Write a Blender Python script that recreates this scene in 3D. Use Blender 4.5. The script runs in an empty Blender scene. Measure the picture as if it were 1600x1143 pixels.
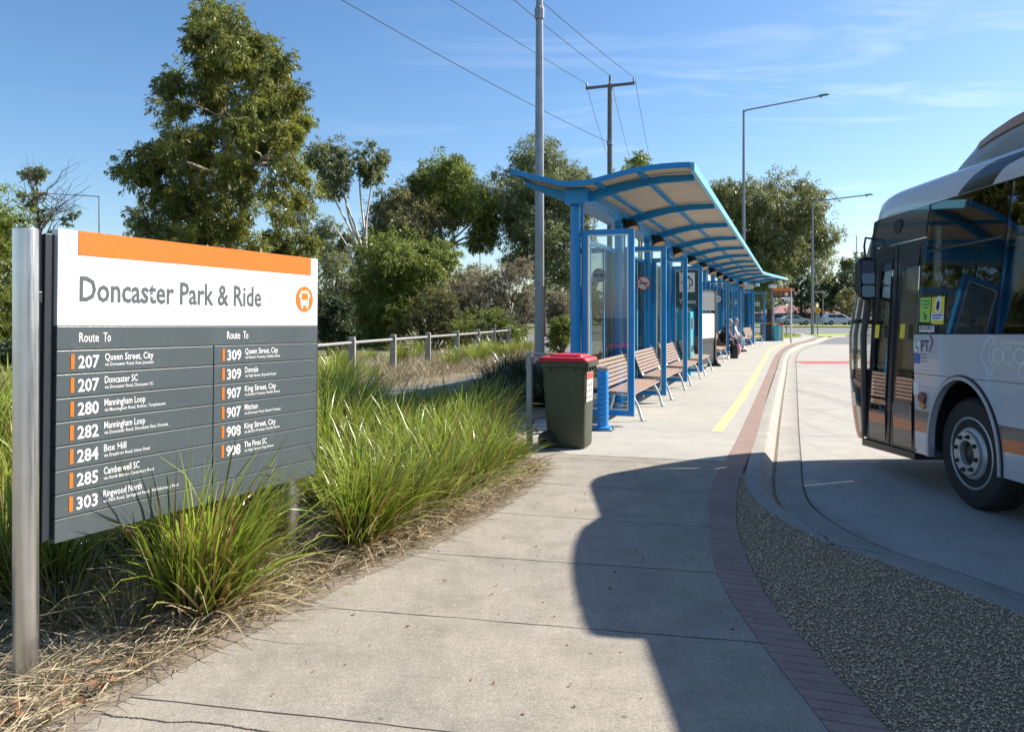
import bpy, bmesh, math, random
import numpy as np
from mathutils import Vector, Matrix
R = math.radians
random.seed(7)
rng = np.random.default_rng(7)
scene = bpy.context.scene
COL = scene.collection

# ------------------------------------------------------------------ camera, sky, sun, exposure
F = 1215.0            # focal length in photo pixels (photo 1600 x 1143)
EYE = 1.55            # above the footpath
HZ = 491.0            # horizon row
cam_d = bpy.data.cameras.new('camera')
cam_d.sensor_fit = 'HORIZONTAL'; cam_d.sensor_width = 36.0
cam_d.lens = 36.0 * F / 1600.0
cam_d.shift_y = -(571.5 - HZ) / 1600.0
cam_d.clip_start = 0.05; cam_d.clip_end = 3000
cam = bpy.data.objects.new('camera', cam_d); COL.objects.link(cam)
cam.location = (0, 0, EYE); cam.rotation_euler = (R(90), 0, 0)
scene.camera = cam

SUN = Vector((1.20, 0.45, 1.0)).normalized()
world = bpy.data.worlds.new('World'); scene.world = world; world.use_nodes = True
wn, wl = world.node_tree.nodes, world.node_tree.links
for n in list(wn): wn.remove(n)
sky = wn.new('ShaderNodeTexSky'); sky.sky_type = 'NISHITA'; sky.sun_disc = False
sky.sun_elevation = math.asin(SUN.z); sky.sun_rotation = math.atan2(SUN.x, SUN.y)
sky.altitude = 50; sky.air_density = 1.0; sky.dust_density = 0.6; sky.ozone_density = 3.5
bg = wn.new('ShaderNodeBackground'); bg.inputs['Strength'].default_value = 0.092
wo = wn.new('ShaderNodeOutputWorld')
tc = wn.new('ShaderNodeTexCoord')
sep = wn.new('ShaderNodeSeparateXYZ'); wl.new(tc.outputs['Generated'], sep.inputs[0])
zz = wn.new('ShaderNodeMath'); zz.operation = 'MAXIMUM'; zz.inputs[1].default_value = 0.03; wl.new(sep.outputs['Z'], zz.inputs[0])
def wdiv(o):
    d = wn.new('ShaderNodeMath'); d.operation = 'DIVIDE'; wl.new(o, d.inputs[0]); wl.new(zz.outputs[0], d.inputs[1]); return d.outputs[0]
cmb = wn.new('ShaderNodeCombineXYZ'); wl.new(wdiv(sep.outputs['X']), cmb.inputs[0]); wl.new(wdiv(sep.outputs['Y']), cmb.inputs[1])
mp = wn.new('ShaderNodeMapping'); wl.new(cmb.outputs[0], mp.inputs[0]); mp.inputs['Rotation'].default_value = (0, 0, R(24)); mp.inputs['Scale'].default_value = (0.55, 1.5, 1)
ns = wn.new('ShaderNodeTexNoise'); wl.new(mp.outputs[0], ns.inputs['Vector']); ns.inputs['Scale'].default_value = 1.5; ns.inputs['Detail'].default_value = 9; ns.inputs['Roughness'].default_value = 0.62; ns.inputs['Distortion'].default_value = 0.5
n2 = wn.new('ShaderNodeTexNoise'); wl.new(cmb.outputs[0], n2.inputs['Vector']); n2.inputs['Scale'].default_value = 0.32; n2.inputs['Detail'].default_value = 2
rp = wn.new('ShaderNodeMapRange'); wl.new(ns.outputs['Fac'], rp.inputs[0]); rp.inputs[1].default_value = 0.50; rp.inputs[2].default_value = 0.80
rp2 = wn.new('ShaderNodeMapRange'); wl.new(n2.outputs['Fac'], rp2.inputs[0]); rp2.inputs[1].default_value = 0.42; rp2.inputs[2].default_value = 0.62
rx = wn.new('ShaderNodeMapRange'); wl.new(sep.outputs['X'], rx.inputs[0]); rx.inputs[1].default_value = -0.35; rx.inputs[2].default_value = 0.35; rx.inputs[3].default_value = 0.10; rx.inputs[4].default_value = 1.0
m1 = wn.new('ShaderNodeMath'); m1.operation = 'MULTIPLY'; wl.new(rp.outputs[0], m1.inputs[0]); wl.new(rp2.outputs[0], m1.inputs[1])
m2 = wn.new('ShaderNodeMath'); m2.operation = 'MULTIPLY'; wl.new(m1.outputs[0], m2.inputs[0]); wl.new(rx.outputs[0], m2.inputs[1])
mz = wn.new('ShaderNodeMath'); mz.operation = 'MULTIPLY'; wl.new(m2.outputs[0], mz.inputs[0]); mz.inputs[1].default_value = 0.55
mix = wn.new('ShaderNodeMix'); mix.data_type = 'RGBA'; wl.new(mz.outputs[0], mix.inputs['Factor'])
hs = wn.new('ShaderNodeHueSaturation'); hs.inputs['Saturation'].default_value = 1.14; wl.new(sky.outputs[0], hs.inputs['Color']); wl.new(hs.outputs[0], mix.inputs['A']); mix.inputs['B'].default_value = (7.5, 7.9, 8.4, 1)
wl.new(mix.outputs['Result'], bg.inputs['Color']); wl.new(bg.outputs[0], wo.inputs[0])

sd = bpy.data.lights.new('sun', 'SUN'); sd.energy = 5.0; sd.angle = R(0.5); sd.color = (1.0, 0.93, 0.82)
sun = bpy.data.objects.new('sun', sd); COL.objects.link(sun); sun.location = (30, 5, 30)
sun.rotation_euler = SUN.to_track_quat('Z', 'Y').to_euler()
scene.view_settings.view_transform = 'Standard'; scene.view_settings.look = 'None'
scene.view_settings.gamma = 1.0; scene.view_settings.exposure = 0.94
scene.cycles.max_bounces = 8; scene.cycles.transparent_max_bounces = 16
scene.cycles.caustics_reflective = False; scene.cycles.caustics_refractive = False
scene.cycles.sample_clamp_indirect = 6

# ------------------------------------------------------------------ helpers
def G(px, py, z=0.0):
    Y = (EYE - z) * F / (py - HZ); return ((px - 800) / F * Y, Y)
def P(px, py, Y): return Vector(((px - 800) / F * Y, Y, EYE + (HZ - py) * Y / F))
def tag(o, label=None, cat=None, group=None, kind=None):
    if label: o['label'] = label
    if cat: o['category'] = cat
    if group: o['group'] = group
    if kind: o['kind'] = kind
    return o
def empty(name, loc=(0, 0, 0), rot=(0, 0, 0), label=None, cat=None, group=None):
    o = bpy.data.objects.new(name, None); COL.objects.link(o); o.location = loc; o.rotation_euler = rot
    o.empty_display_size = 0.2
    return tag(o, label, cat, group)
def kids(o): return [c for c in COL.objects if c.parent == o]
def copy_tree(o, parent=None):
    c = o.copy(); COL.objects.link(c)
    if parent: c.parent = parent
    for ch in list(o.children): copy_tree(ch, c)
    return c
def link_mesh(name, me, parent=None):
    o = bpy.data.objects.new(name, me); COL.objects.link(o)
    if parent: o.parent = parent
    return o
class MB:
    def __init__(s): s.v = []; s.f = []; s.m = []
    def add(s, vs, fs, mi=0):
        n = len(s.v); s.v += [tuple(p) for p in vs]; s.f += [tuple(i + n for i in f) for f in fs]; s.m += [mi] * len(fs); return s
    def box(s, lo, hi, mi=0, M=None):
        x0, y0, z0 = lo; x1, y1, z1 = hi
        vs = [Vector(p) for p in ((x0,y0,z0),(x1,y0,z0),(x1,y1,z0),(x0,y1,z0),(x0,y0,z1),(x1,y0,z1),(x1,y1,z1),(x0,y1,z1))]
        if M is not None: vs = [M @ p for p in vs]
        return s.add(vs, [(0,3,2,1),(4,5,6,7),(0,1,5,4),(1,2,6,5),(2,3,7,6),(3,0,4,7)], mi)
    def bar(s, a, b, w, h, mi=0, up=(0, 0, 1)):
        a, b = Vector(a), Vector(b); d = (b - a).normalized(); u = Vector(up)
        if abs(d.dot(u)) > .98: u = Vector((0, 1, 0))
        r = d.cross(u).normalized(); u = r.cross(d)
        vs = [p + r * sx * w / 2 + u * sz * h / 2 for p in (a, b) for sx, sz in ((-1,-1),(1,-1),(1,1),(-1,1))]
        return s.add(vs, [(0,1,2,3),(7,6,5,4),(0,4,5,1),(1,5,6,2),(2,6,7,3),(3,7,4,0)], mi)
    def tube(s, pts, rad, n=10, mi=0, caps=True):
        pts = [Vector(p) for p in pts]
        if not hasattr(rad, '__len__'): rad = [rad] * len(pts)
        vs, fs = [], []; ref = None
        for i, p in enumerate(pts):
            d = (pts[min(i+1, len(pts)-1)] - pts[max(i-1, 0)]).normalized()
            if ref is None: ref = Vector((0, 0, 1)) if abs(d.z) < .9 else Vector((1, 0, 0))
            r = (ref - d * ref.dot(d)).normalized(); ref = r; b = d.cross(r)
            for k in range(n):
                t = 2 * math.pi * k / n; vs.append(p + (r * math.cos(t) + b * math.sin(t)) * rad[i])
        for i in range(len(pts) - 1):
            for k in range(n):
                k2 = (k + 1) % n; fs.append((i*n+k, i*n+k2, (i+1)*n+k2, (i+1)*n+k))
        if caps: fs.append(tuple(range(n))[::-1]); fs.append(tuple((len(pts)-1)*n + k for k in range(n)))
        return s.add(vs, fs, mi)
    def lathe(s, prof, n=24, axis='Z', c=(0, 0, 0), mi=0):
        vs, fs = [], []; c = Vector(c)
        for r, h in prof:
            for k in range(n):
                t = 2 * math.pi * k / n; a, b = r * math.cos(t), r * math.sin(t)
                vs.append(c + (Vector((a, b, h)) if axis == 'Z' else Vector((h, a, b)) if axis == 'X' else Vector((b, h, a))))
        for i in range(len(prof) - 1):
            for k in range(n):
                k2 = (k + 1) % n; fs.append((i*n+k, i*n+k2, (i+1)*n+k2, (i+1)*n+k))
        fs.append(tuple(range(n))[::-1]); fs.append(tuple((len(prof)-1)*n + k for k in range(n)))
        return s.add(vs, fs, mi)
    def prism(s, poly, a, b, mi=0):          # poly: 3-D points; extruded from +a to +b vectors
        a, b = Vector(a), Vector(b); n = len(poly); ps = [Vector(p) for p in poly]
        vs = [p + a for p in ps] + [p + b for p in ps]
        fs = [tuple(range(n))[::-1], tuple(range(n, 2*n))] + [(i, (i+1) % n, n + (i+1) % n, n + i) for i in range(n)]
        return s.add(vs, fs, mi)
    def loft(s, rings, closed=True, mi=0, caps=False):
        n = len(rings[0]); vs = [p for r in rings for p in r]; fs = []
        for i in range(len(rings) - 1):
            for k in range(n if closed else n - 1):
                k2 = (k + 1) % n; fs.append((i*n+k, i*n+k2, (i+1)*n+k2, (i+1)*n+k))
        if caps: fs.append(tuple(range(n))[::-1]); fs.append(tuple((len(rings)-1)*n + k for k in range(n)))
        return s.add(vs, fs, mi)
    def build(s, name, mats, parent=None, smooth=None, bevel=0, seg=2, fixn=True):
        me = bpy.data.meshes.new(name); me.from_pydata(s.v, [], s.f)
        if not isinstance(mats, (list, tuple)): mats = [mats]
        for m in mats: me.materials.append(m)
        me.polygons.foreach_set('material_index', s.m)
        if fixn:
            bm = bmesh.new(); bm.from_mesh(me); bmesh.ops.recalc_face_normals(bm, faces=bm.faces); bm.to_mesh(me); bm.free()
        if smooth:
            me.polygons.foreach_set('use_smooth', [True] * len(me.polygons)); me.set_sharp_from_angle(angle=R(smooth))
        me.update()
        o = link_mesh(name, me, parent)
        if bevel:
            b = o.modifiers.new('bevel', 'BEVEL'); b.width = bevel; b.segments = seg; b.limit_method = 'ANGLE'; b.angle_limit = R(40); b.harden_normals = False
        return o
def np_mesh(name, V, Fq, mat, parent=None, attrs=None, k=4):
    me = bpy.data.meshes.new(name); n, m = len(V), len(Fq)
    me.vertices.add(n); me.vertices.foreach_set('co', np.ascontiguousarray(V, dtype=np.float32).ravel())
    me.loops.add(m * k); me.loops.foreach_set('vertex_index', np.ascontiguousarray(Fq, dtype=np.int32).ravel())
    me.polygons.add(m); me.polygons.foreach_set('loop_start', np.arange(0, m * k, k, dtype=np.int32)); me.polygons.foreach_set('loop_total', np.full(m, k, dtype=np.int32))
    for a, (dom, arr) in (attrs or {}).items():
        at = me.attributes.new(a, 'FLOAT', dom); at.data.foreach_set('value', np.ascontiguousarray(arr, dtype=np.float32))
    me.materials.append(mat); me.update(); me.validate()
    return link_mesh(name, me, parent)
def catmull(pts, n=8):
    pts = [Vector((*p, 0)[:3]) if len(p) == 2 else Vector(p) for p in pts]; out = []
    for i in range(len(pts) - 1):
        p0, p1, p2, p3 = pts[max(i-1, 0)], pts[i], pts[i+1], pts[min(i+2, len(pts)-1)]
        for k in range(n):
            t = k / n
            out.append(.5 * ((2*p1) + (p2-p0)*t + (2*p0-5*p1+4*p2-p3)*t*t + (3*p1-p0-3*p2+p3)*t**3))
    out.append(pts[-1]); return out
def offset(path, d):                # to the left of travel for d > 0
    out = []
    for i, p in enumerate(path):
        t = (path[min(i+1, len(path)-1)] - path[max(i-1, 0)]); t.z = 0; t.normalize(); out.append(p + Vector((-t.y, t.x, 0)) * d)
    return out

# ------------------------------------------------------------------ materials
class NT:
    def __init__(s, name):
        s.mat = bpy.data.materials.new(name); s.mat.use_nodes = True; s.n = s.mat.node_tree.nodes; s.l = s.mat.node_tree.links
        s.b = s.n['Principled BSDF']; s.out = s.n['Material Output']; s._o = None
    def obj(s):
        if not s._o: s._o = s.n.new('ShaderNodeTexCoord').outputs['Object']
        return s._o
    def noise(s, scale, detail=4, rough=.55, vec=None, dist=0):
        t = s.n.new('ShaderNodeTexNoise'); t.inputs['Scale'].default_value = scale; t.inputs['Detail'].default_value = detail; t.inputs['Roughness'].default_value = rough; t.inputs['Distortion'].default_value = dist
        s.l.new(vec or s.obj(), t.inputs['Vector']); return t.outputs['Fac']
    def vor(s, scale, feature='F1', vec=None, out='Distance'):
        t = s.n.new('ShaderNodeTexVoronoi'); t.feature = feature; t.inputs['Scale'].default_value = scale; s.l.new(vec or s.obj(), t.inputs['Vector']); return t.outputs[out]
    def rng(s, x, a, b, c=0, d=1):
        t = s.n.new('ShaderNodeMapRange'); s.l.new(x, t.inputs[0])
        for i, q in enumerate((a, b, c, d)): t.inputs[i+1].default_value = q
        return t.outputs[0]
    def math(s, op, a, b):
        t = s.n.new('ShaderNodeMath'); t.operation = op
        for i, q in enumerate((a, b)):
            if isinstance(q, (int, float)): t.inputs[i].default_value = q
            else: s.l.new(q, t.inputs[i])
        return t.outputs[0]
    def mix(s, fac, a, b, mode='MIX'):
        t = s.n.new('ShaderNodeMix'); t.data_type = 'RGBA'; t.blend_type = mode
        for key, q in (('Factor', fac), ('A', a), ('B', b)):
            if isinstance(q, (int, float)): t.inputs[key].default_value = q
            elif isinstance(q, tuple): t.inputs[key].default_value = (*q, 1)[:4]
            else: s.l.new(q, t.inputs[key])
        return t.outputs['Result']
    def mapping(s, scale=(1, 1, 1), rot=(0, 0, 0), loc=(0, 0, 0)):
        t = s.n.new('ShaderNodeMapping'); s.l.new(s.obj(), t.inputs[0]); t.inputs['Scale'].default_value = scale; t.inputs['Rotation'].default_value = rot; t.inputs['Location'].default_value = loc; return t.outputs[0]
    def attr(s, name):
        t = s.n.new('ShaderNodeAttribute'); t.attribute_name = name; return t.outputs['Fac']
    def bump(s, h, strength=.3, dist=.01):
        t = s.n.new('ShaderNodeBump'); t.inputs['Strength'].default_value = strength; t.inputs['Distance'].default_value = dist; s.l.new(h, t.inputs['Height']); s.l.new(t.outputs[0], s.b.inputs['Normal'])
    def base(s, c):
        if isinstance(c, tuple): s.b.inputs['Base Color'].default_value = (*c, 1)
        else: s.l.new(c, s.b.inputs['Base Color'])
    def set(s, **k):
        for a, q in k.items():
            a = a.replace('_', ' ')
            if isinstance(q, (int, float)): s.b.inputs[a].default_value = q
            else: s.l.new(q, s.b.inputs[a])
        return s
def paint(name, c, rough=.45, var=.12, metal=0, scale=3.0, coat=0, bump=0, dirt=None):
    t = NT(name); n = t.noise(scale, 6); n2 = t.noise(scale * 14, 3)
    lo = tuple(q * (1 - var) for q in c); hi = tuple(min(1, q * (1 + var * .6)) for q in c)
    col = t.mix(t.rng(n, .3, .7), lo, hi)
    if dirt: col = t.mix(t.math('MULTIPLY', t.rng(n2, .55, .75), t.rng(n, .45, .7)), col, dirt)
    t.base(col); t.set(Roughness=t.rng(n2, .2, .8, max(.02, rough - .08), rough + .08), Metallic=metal, Coat_Weight=coat)
    if bump: t.bump(n2, bump, .004)
    return t.mat
def glass(name, tint, refl=1.0, rough=0.0, fl=.06, k=1.5):
    t = NT(name); t.n.remove(t.b)
    tr = t.n.new('ShaderNodeBsdfTransparent'); tr.inputs[0].default_value = (*tint, 1)
    gl = t.n.new('ShaderNodeBsdfGlossy'); gl.inputs['Roughness'].default_value = rough; gl.inputs[0].default_value = (refl, refl, refl, 1)
    lw = t.n.new('ShaderNodeFresnel'); lw.inputs['IOR'].default_value = 1.55
    f = t.math('ADD', t.math('MULTIPLY', lw.outputs[0], k), fl * .3); f = t.math('MINIMUM', f, .95)
    mx = t.n.new('ShaderNodeMixShader'); t.l.new(f, mx.inputs[0]); t.l.new(tr.outputs[0], mx.inputs[1]); t.l.new(gl.outputs[0], mx.inputs[2]); t.l.new(mx.outputs[0], t.out.inputs[0])
    return t.mat
def leafmat(name, dark, light, trans=.30, rough=.45, hue=(1, 1, 1)):
    t = NT(name); t.n.remove(t.b)
    col = t.mix(t.attr('tint'), dark, light)
    col = t.mix(t.rng(t.noise(.9, 2), .4, .65, 0, .6), col, tuple(q * w for q, w in zip(light, hue)))
    d = t.n.new('ShaderNodeBsdfPrincipled'); d.inputs['Roughness'].default_value = rough; t.l.new(col, d.inputs['Base Color'])
    tl = t.n.new('ShaderNodeBsdfTranslucent'); t.l.new(col, tl.inputs[0])
    mx = t.n.new('ShaderNodeMixShader'); mx.inputs[0].default_value = trans; t.l.new(d.outputs[0], mx.inputs[1]); t.l.new(tl.outputs[0], mx.inputs[2]); t.l.new(mx.outputs[0], t.out.inputs[0])
    return t.mat
def concrete(name, c, warm, speck=.5, stain=.35, streak=0, rot=19.7, coarse=.35):
    t = NT(name)
    big = t.noise(.45, 5, .6); mid = t.noise(3.2, 6, .65); fine = t.noise(70, 4, .7); sp = t.vor(210, out='Color')
    spx = t.n.new('ShaderNodeSeparateColor'); t.l.new(sp, spx.inputs[0])
    col = t.mix(t.rng(big, .35, .65), c, warm)
    col = t.mix(t.rng(mid, .42, .72, 0, stain), col, tuple(q * .62 for q in c))
    col = t.mix(t.rng(fine, .35, .75, 0, .55), col, tuple(q * .6 for q in c))
    gr = t.noise(26, 5, .75); col = t.mix(t.rng(gr, .5, .78, 0, coarse), col, tuple(q * .55 for q in c)); col = t.mix(t.rng(gr, .28, .44, coarse * .8, 0), col, tuple(min(.75, q * 1.45) for q in c))
    if streak:                                        # tyre scrub and oil drips running along the lane
        sv = t.mapping((1.6, .10, 1), (0, 0, R(rot))); st_ = t.noise(1.3, 5, .6, sv); col = t.mix(t.rng(st_, .54, .74, 0, streak), col, tuple(q * .42 for q in c))
        oil = t.noise(1.9, 4, .7); col = t.mix(t.rng(oil, .66, .74, 0, streak), col, tuple(q * .3 for q in c))
    col = t.mix(t.rng(spx.outputs[0], .86, .95, 0, speck), col, tuple(q * .45 for q in c))
    col = t.mix(t.rng(spx.outputs[1], .9, .97, 0, speck), col, tuple(min(.8, q * 1.7) for q in c))
    spots = t.vor(3.1); col = t.mix(t.rng(spots, .025, .045, .7, 0), col, tuple(q * .35 for q in c))   # gum and oil spots
    wob = t.n.new('ShaderNodeVectorMath'); wob.operation = 'ADD'
    nz = t.n.new('ShaderNodeTexNoise'); nz.inputs['Scale'].default_value = 2.2; nz.inputs['Detail'].default_value = 6; t.l.new(t.obj(), nz.inputs['Vector'])
    sc_ = t.n.new('ShaderNodeVectorMath'); sc_.operation = 'SCALE'; sc_.inputs['Scale'].default_value = .35; t.l.new(nz.outputs['Color'], sc_.inputs[0])
    t.l.new(t.obj(), wob.inputs[0]); t.l.new(sc_.outputs[0], wob.inputs[1])
    cr = t.vor(.32, 'DISTANCE_TO_EDGE', wob.outputs[0]); msk = t.rng(t.noise(.6, 2), .58, .64)
    col = t.mix(t.math('MULTIPLY', t.rng(cr, .0008, .0026, 1, 0), msk), col, tuple(q * .22 for q in c))
    t.base(col); t.set(Roughness=.9); t.b.inputs['Specular IOR Level'].default_value = .25
    t.bump(t.math('ADD', fine, t.math('MULTIPLY', spx.outputs[0], .5)), .55, .004)
    return t.mat
M = {}
M['path'] = concrete('footpath concrete', (.335, .305, .258), (.42, .37, .30), .5, .75, .25, 12, .5)
M['road'] = concrete('bus bay concrete', (.43, .415, .375), (.50, .475, .42), .4, .45, .5)
M['slab'] = concrete('shelter slab concrete', (.44, .425, .385), (.52, .495, .435), .4, .4)
M['kerb'] = concrete('kerb concrete', (.36, .342, .305), (.42, .395, .345), .5, .55)
M['joint'] = paint('joint filler', (.055, .047, .04), .9, .3, scale=20)
t = NT('asphalt'); f = t.noise(60, 4, .7); b = t.noise(.35, 4)
t.base(t.mix(t.rng(f, .35, .7, 0, .5), t.mix(t.rng(b, .35, .65), (.115, .113, .118), (.15, .147, .15)), (.26, .26, .26))); t.set(Roughness=.85); t.bump(f, .4, .004); M['asphalt'] = t.mat
t = NT('brick paving'); v = t.mapping((1, 1, 1), (0, 0, R(19.7)), (20, 0, 0))
br = t.n.new('ShaderNodeTexBrick'); t.l.new(v, br.inputs['Vector']); br.inputs['Scale'].default_value = 1; br.inputs['Brick Width'].default_value = 60; br.inputs['Row Height'].default_value = .08; br.inputs['Mortar Size'].default_value = .004; br.offset = 0
br.inputs['Color1'].default_value = (.33, .215, .17, 1); br.inputs['Color2'].default_value = (.26, .175, .145, 1); br.inputs['Mortar'].default_value = (.085, .07, .06, 1)
n = t.noise(7, 6, .7); nf = t.noise(60, 3)
t.base(t.mix(t.rng(nf, .45, .8, 0, .5), t.mix(t.rng(n, .4, .75, 0, .5), br.outputs['Color'], (.36, .29, .24)), (.17, .12, .10))); t.set(Roughness=.9)
t.bump(t.math('ADD', t.math('MULTIPLY', br.outputs['Fac'], -1.2), nf), .5, .006); M['brick'] = t.mat
t = NT('gravel bed'); vd = t.vor(150); vc = t.vor(150, out='Color'); sc1 = t.n.new('ShaderNodeSeparateColor'); t.l.new(vc, sc1.inputs[0])
t.base(t.mix(t.rng(vd, .25, .8), t.mix(sc1.outputs[0], (.66, .49, .33), (.52, .38, .25)), (.43, .31, .205))); t.set(Roughness=.9); t.bump(t.rng(vd, 0, .8, 1, 0), 1, .02); M['gravelbase'] = t.mat
t = NT('crushed rock'); tt = t.attr('tint')
t.base(t.mix(t.rng(t.noise(90, 3), .3, .7, 0, .4), t.mix(tt, (.44, .32, .21), (.80, .64, .45)), (.56, .40, .26))); t.set(Roughness=.85); M['stone'] = t.mat
t = NT('garden soil'); f = t.noise(26, 6, .7); g = t.noise(1.3, 4)
t.base(t.mix(t.rng(f, .35, .7), t.mix(t.rng(g, .4, .6), (.11, .085, .055), (.17, .135, .085)), (.30, .25, .16))); t.set(Roughness=.95); t.bump(f, .9, .03); M['soil'] = t.mat
t = NT('rough grassland'); f = t.noise(9, 7, .75); g = t.noise(.16, 4)
t.base(t.mix(t.rng(f, .35, .7), t.mix(t.rng(g, .4, .62), (.07, .09, .025), (.14, .135, .055)), (.18, .175, .08))); t.set(Roughness=.95); t.bump(f, .9, .08); M['field'] = t.mat
t = NT('mown lawn'); f = t.noise(14, 6, .75); g = t.noise(.5, 4)
t.base(t.mix(t.rng(f, .35, .7), t.mix(t.rng(g, .4, .62), (.22, .34, .03), (.30, .42, .045)), (.36, .44, .07))); t.set(Roughness=.9); t.bump(f, .9, .04); M['lawn'] = t.mat
def worn(name, c, under):
    t = NT(name); f = t.noise(55, 5, .8); g = t.noise(2.4, 4)
    t.base(t.mix(t.math('MULTIPLY', t.rng(f, .52, .68), t.rng(g, .3, .65, .35, 1)), c, under)); t.set(Roughness=.7); t.bump(f, .3, .003); return t.mat
M['yellow'] = worn('worn yellow line paint', (.76, .66, .25), (.45, .40, .30))
M['redpaint'] = worn('worn red road paint', (.42, .08, .09), (.40, .25, .24))
M['whitepaint'] = worn('worn white road paint', (.72, .72, .70), (.3, .3, .3))
t = NT('brushed stainless steel'); v = t.mapping((60, 60, 1.2)); n = t.noise(4, 3, vec=v)
t.base(t.mix(t.rng(t.noise(9, 4), .3, .7), (.66, .65, .64), (.76, .75, .74))); t.set(Metallic=1.0, Roughness=t.rng(n, .3, .7, .3, .44)); M['steel'] = t.mat
M['galv'] = paint('galvanised steel', (.27, .29, .31), .5, .18, .55, 6)
M['galvdark'] = paint('weathered galvanised steel', (.22, .24, .26), .5, .2, .4, 6)
M['alu'] = paint('aluminium bead', (.62, .62, .62), .35, .08, .8)
M['signgrey'] = paint('slate grey sign paint', (.078, .098, .106), .38, .10, 0, 4, dirt=(.13, .135, .13))
M['signdark'] = paint('dark sign channel', (.028, .034, .042), .4, .1)
M['signwhite'] = paint('white sign enamel', (.80, .80, .79), .35, .03)
M['orange'] = paint('orange sign enamel', (.70, .175, .022), .38, .05)
M['textgrey'] = paint('grey lettering', (.10, .112, .12), .45, .05)
M['textwhite'] = paint('white lettering', (.85, .85, .85), .45, .02)
M['black'] = paint('black paint', (.015, .015, .016), .4, .2)
M['rubber'] = paint('tyre rubber', (.018, .018, .018), .75, .3, scale=12, bump=.2)
M['blue'] = paint('shelter blue gloss paint', (.005, .24, .58), .36, .10, 0, 2.2, .3)
M['bluesunlit'] = paint('sunlit shelter blue paint', (.15, .48, .70), .35, .08)  # lit copy of the shelter blue: sunlight is put into the colour
t = NT('ribbed cream soffit'); wv = t.n.new('ShaderNodeTexWave'); wv.inputs['Scale'].default_value = 9; t.l.new(t.mapping((0, 1, 0)), wv.inputs['Vector'])
t.base(t.mix(t.rng(t.noise(2, 5), .35, .7), (.50, .435, .345), (.42, .36, .285))); t.set(Roughness=.6); t.bump(wv.outputs['Fac'], .35, .02); M['soffit'] = t.mat
M['blue'].node_tree.nodes['Principled BSDF'].inputs['Specular IOR Level'].default_value = .3
M['shelterglass'] = glass('shelter glass', (.95, .975, .965), .8, fl=.03, k=1.0)
M['slat'] = paint('painted timber slat', (.33, .218, .172), .6, .16, 0, 9)
M['binbody'] = paint('olive bin plastic', (.052, .062, .034), .5, .14, 0, 4, bump=.1, dirt=(.10, .10, .075))
M['binrim'] = paint('dark green bin rim', (.045, .06, .038), .5, .1)
M['binlid'] = paint('red bin lid plastic', (.56, .024, .045), .42, .1)
M['paper'] = paint('white sticker', (.74, .73, .70), .5, .04)
M['red'] = paint('red print', (.55, .06, .04), .5, .1)
M['boll'] = paint('bollard blue plastic', (.02, .28, .72), .35, .1)
M['tan'] = paint('tan lamp lens', (.55, .38, .18), .4, .1)
M['post'] = paint('weathered timber post', (.36, .33, .29), .85, .3, 0, 14, bump=.4)
M['rail'] = paint('pale pipe rail', (.34, .34, .32), .45, .12, .2)
M['bark'] = paint('grey gum bark', (.42, .37, .31), .9, .4, 0, 3, bump=.4)
M['barkpale'] = paint('pale gum bark', (.62, .56, .48), .85, .3, 0, 2, bump=.3)
M['barkdark'] = paint('dark bark', (.10, .075, .06), .9, .3, 0, 3, bump=.5)
M['wood'] = paint('power pole timber', (.155, .15, .142), .85, .3, 0, 5)
M['wire'] = paint('cable', (.03, .03, .032), .6, .1)
M['teal'] = paint('teal enamel', (.05, .38, .46), .4, .1)
M['panelteal'] = paint('dark teal panel', (.035, .085, .095), .4, .1)
def straw_like(name, base, mid, top, trans=.35):
    t = NT(name); t.n.remove(t.b)
    h = t.attr('h'); ti = t.attr('tint')
    c = t.mix(t.rng(h, .0, .42), base, mid); c = t.mix(t.rng(h, .35, .9), c, top)
    c = t.mix(t.rng(ti, 0, .5, .75, 0), c, tuple(q * .42 for q in mid)); c = t.mix(t.rng(ti, .66, .69), c, tuple(q * 1.25 for q in base)); c = t.mix(t.rng(ti, .84, .86), c, (.50, .41, .25))
    d = t.n.new('ShaderNodeBsdfPrincipled'); d.inputs['Roughness'].default_value = .30; t.l.new(c, d.inputs['Base Color'])
    tl = t.n.new('ShaderNodeBsdfTranslucent'); t.l.new(c, tl.inputs[0])
    mx = t.n.new('ShaderNodeMixShader'); mx.inputs[0].default_value = trans; t.l.new(d.outputs[0], mx.inputs[1]); t.l.new(tl.outputs[0], mx.inputs[2]); t.l.new(mx.outputs[0], t.out.inputs[0])
    return t.mat
M['blade'] = straw_like('strappy grass leaf', (.20, .125, .045), (.22, .31, .03), (.47, .56, .085), .32)
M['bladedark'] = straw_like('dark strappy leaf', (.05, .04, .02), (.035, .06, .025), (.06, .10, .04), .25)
M['bladedry'] = straw_like('dry grass leaf', (.26, .20, .10), (.26, .235, .10), (.36, .31, .15), .3)
M['straw'] = leafmat('dead straw', (.22, .17, .095), (.52, .44, .29), .15, .6)
M['litter'] = leafmat('fallen leaf', (.14, .055, .025), (.32, .15, .07), .15, .6)
M['leafgum'] = leafmat('gum leaf', (.07, .092, .025), (.28, .31, .07), .47, .38, (1.25, 1.1, .7))
M['leafgrey'] = leafmat('grey green leaf', (.10, .125, .055), (.29, .325, .14), .47, .42)
M['leafolive'] = leafmat('olive leaf', (.095, .105, .042), (.28, .28, .12), .45, .42, (1.2, 1.05, .8))
M['leafgreen'] = leafmat('fresh green leaf', (.095, .13, .026), (.29, .34, .065), .46, .42)
M['leafdark'] = leafmat('dark conifer leaf', (.03, .052, .022), (.075, .12, .04), .3, .5)
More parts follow.
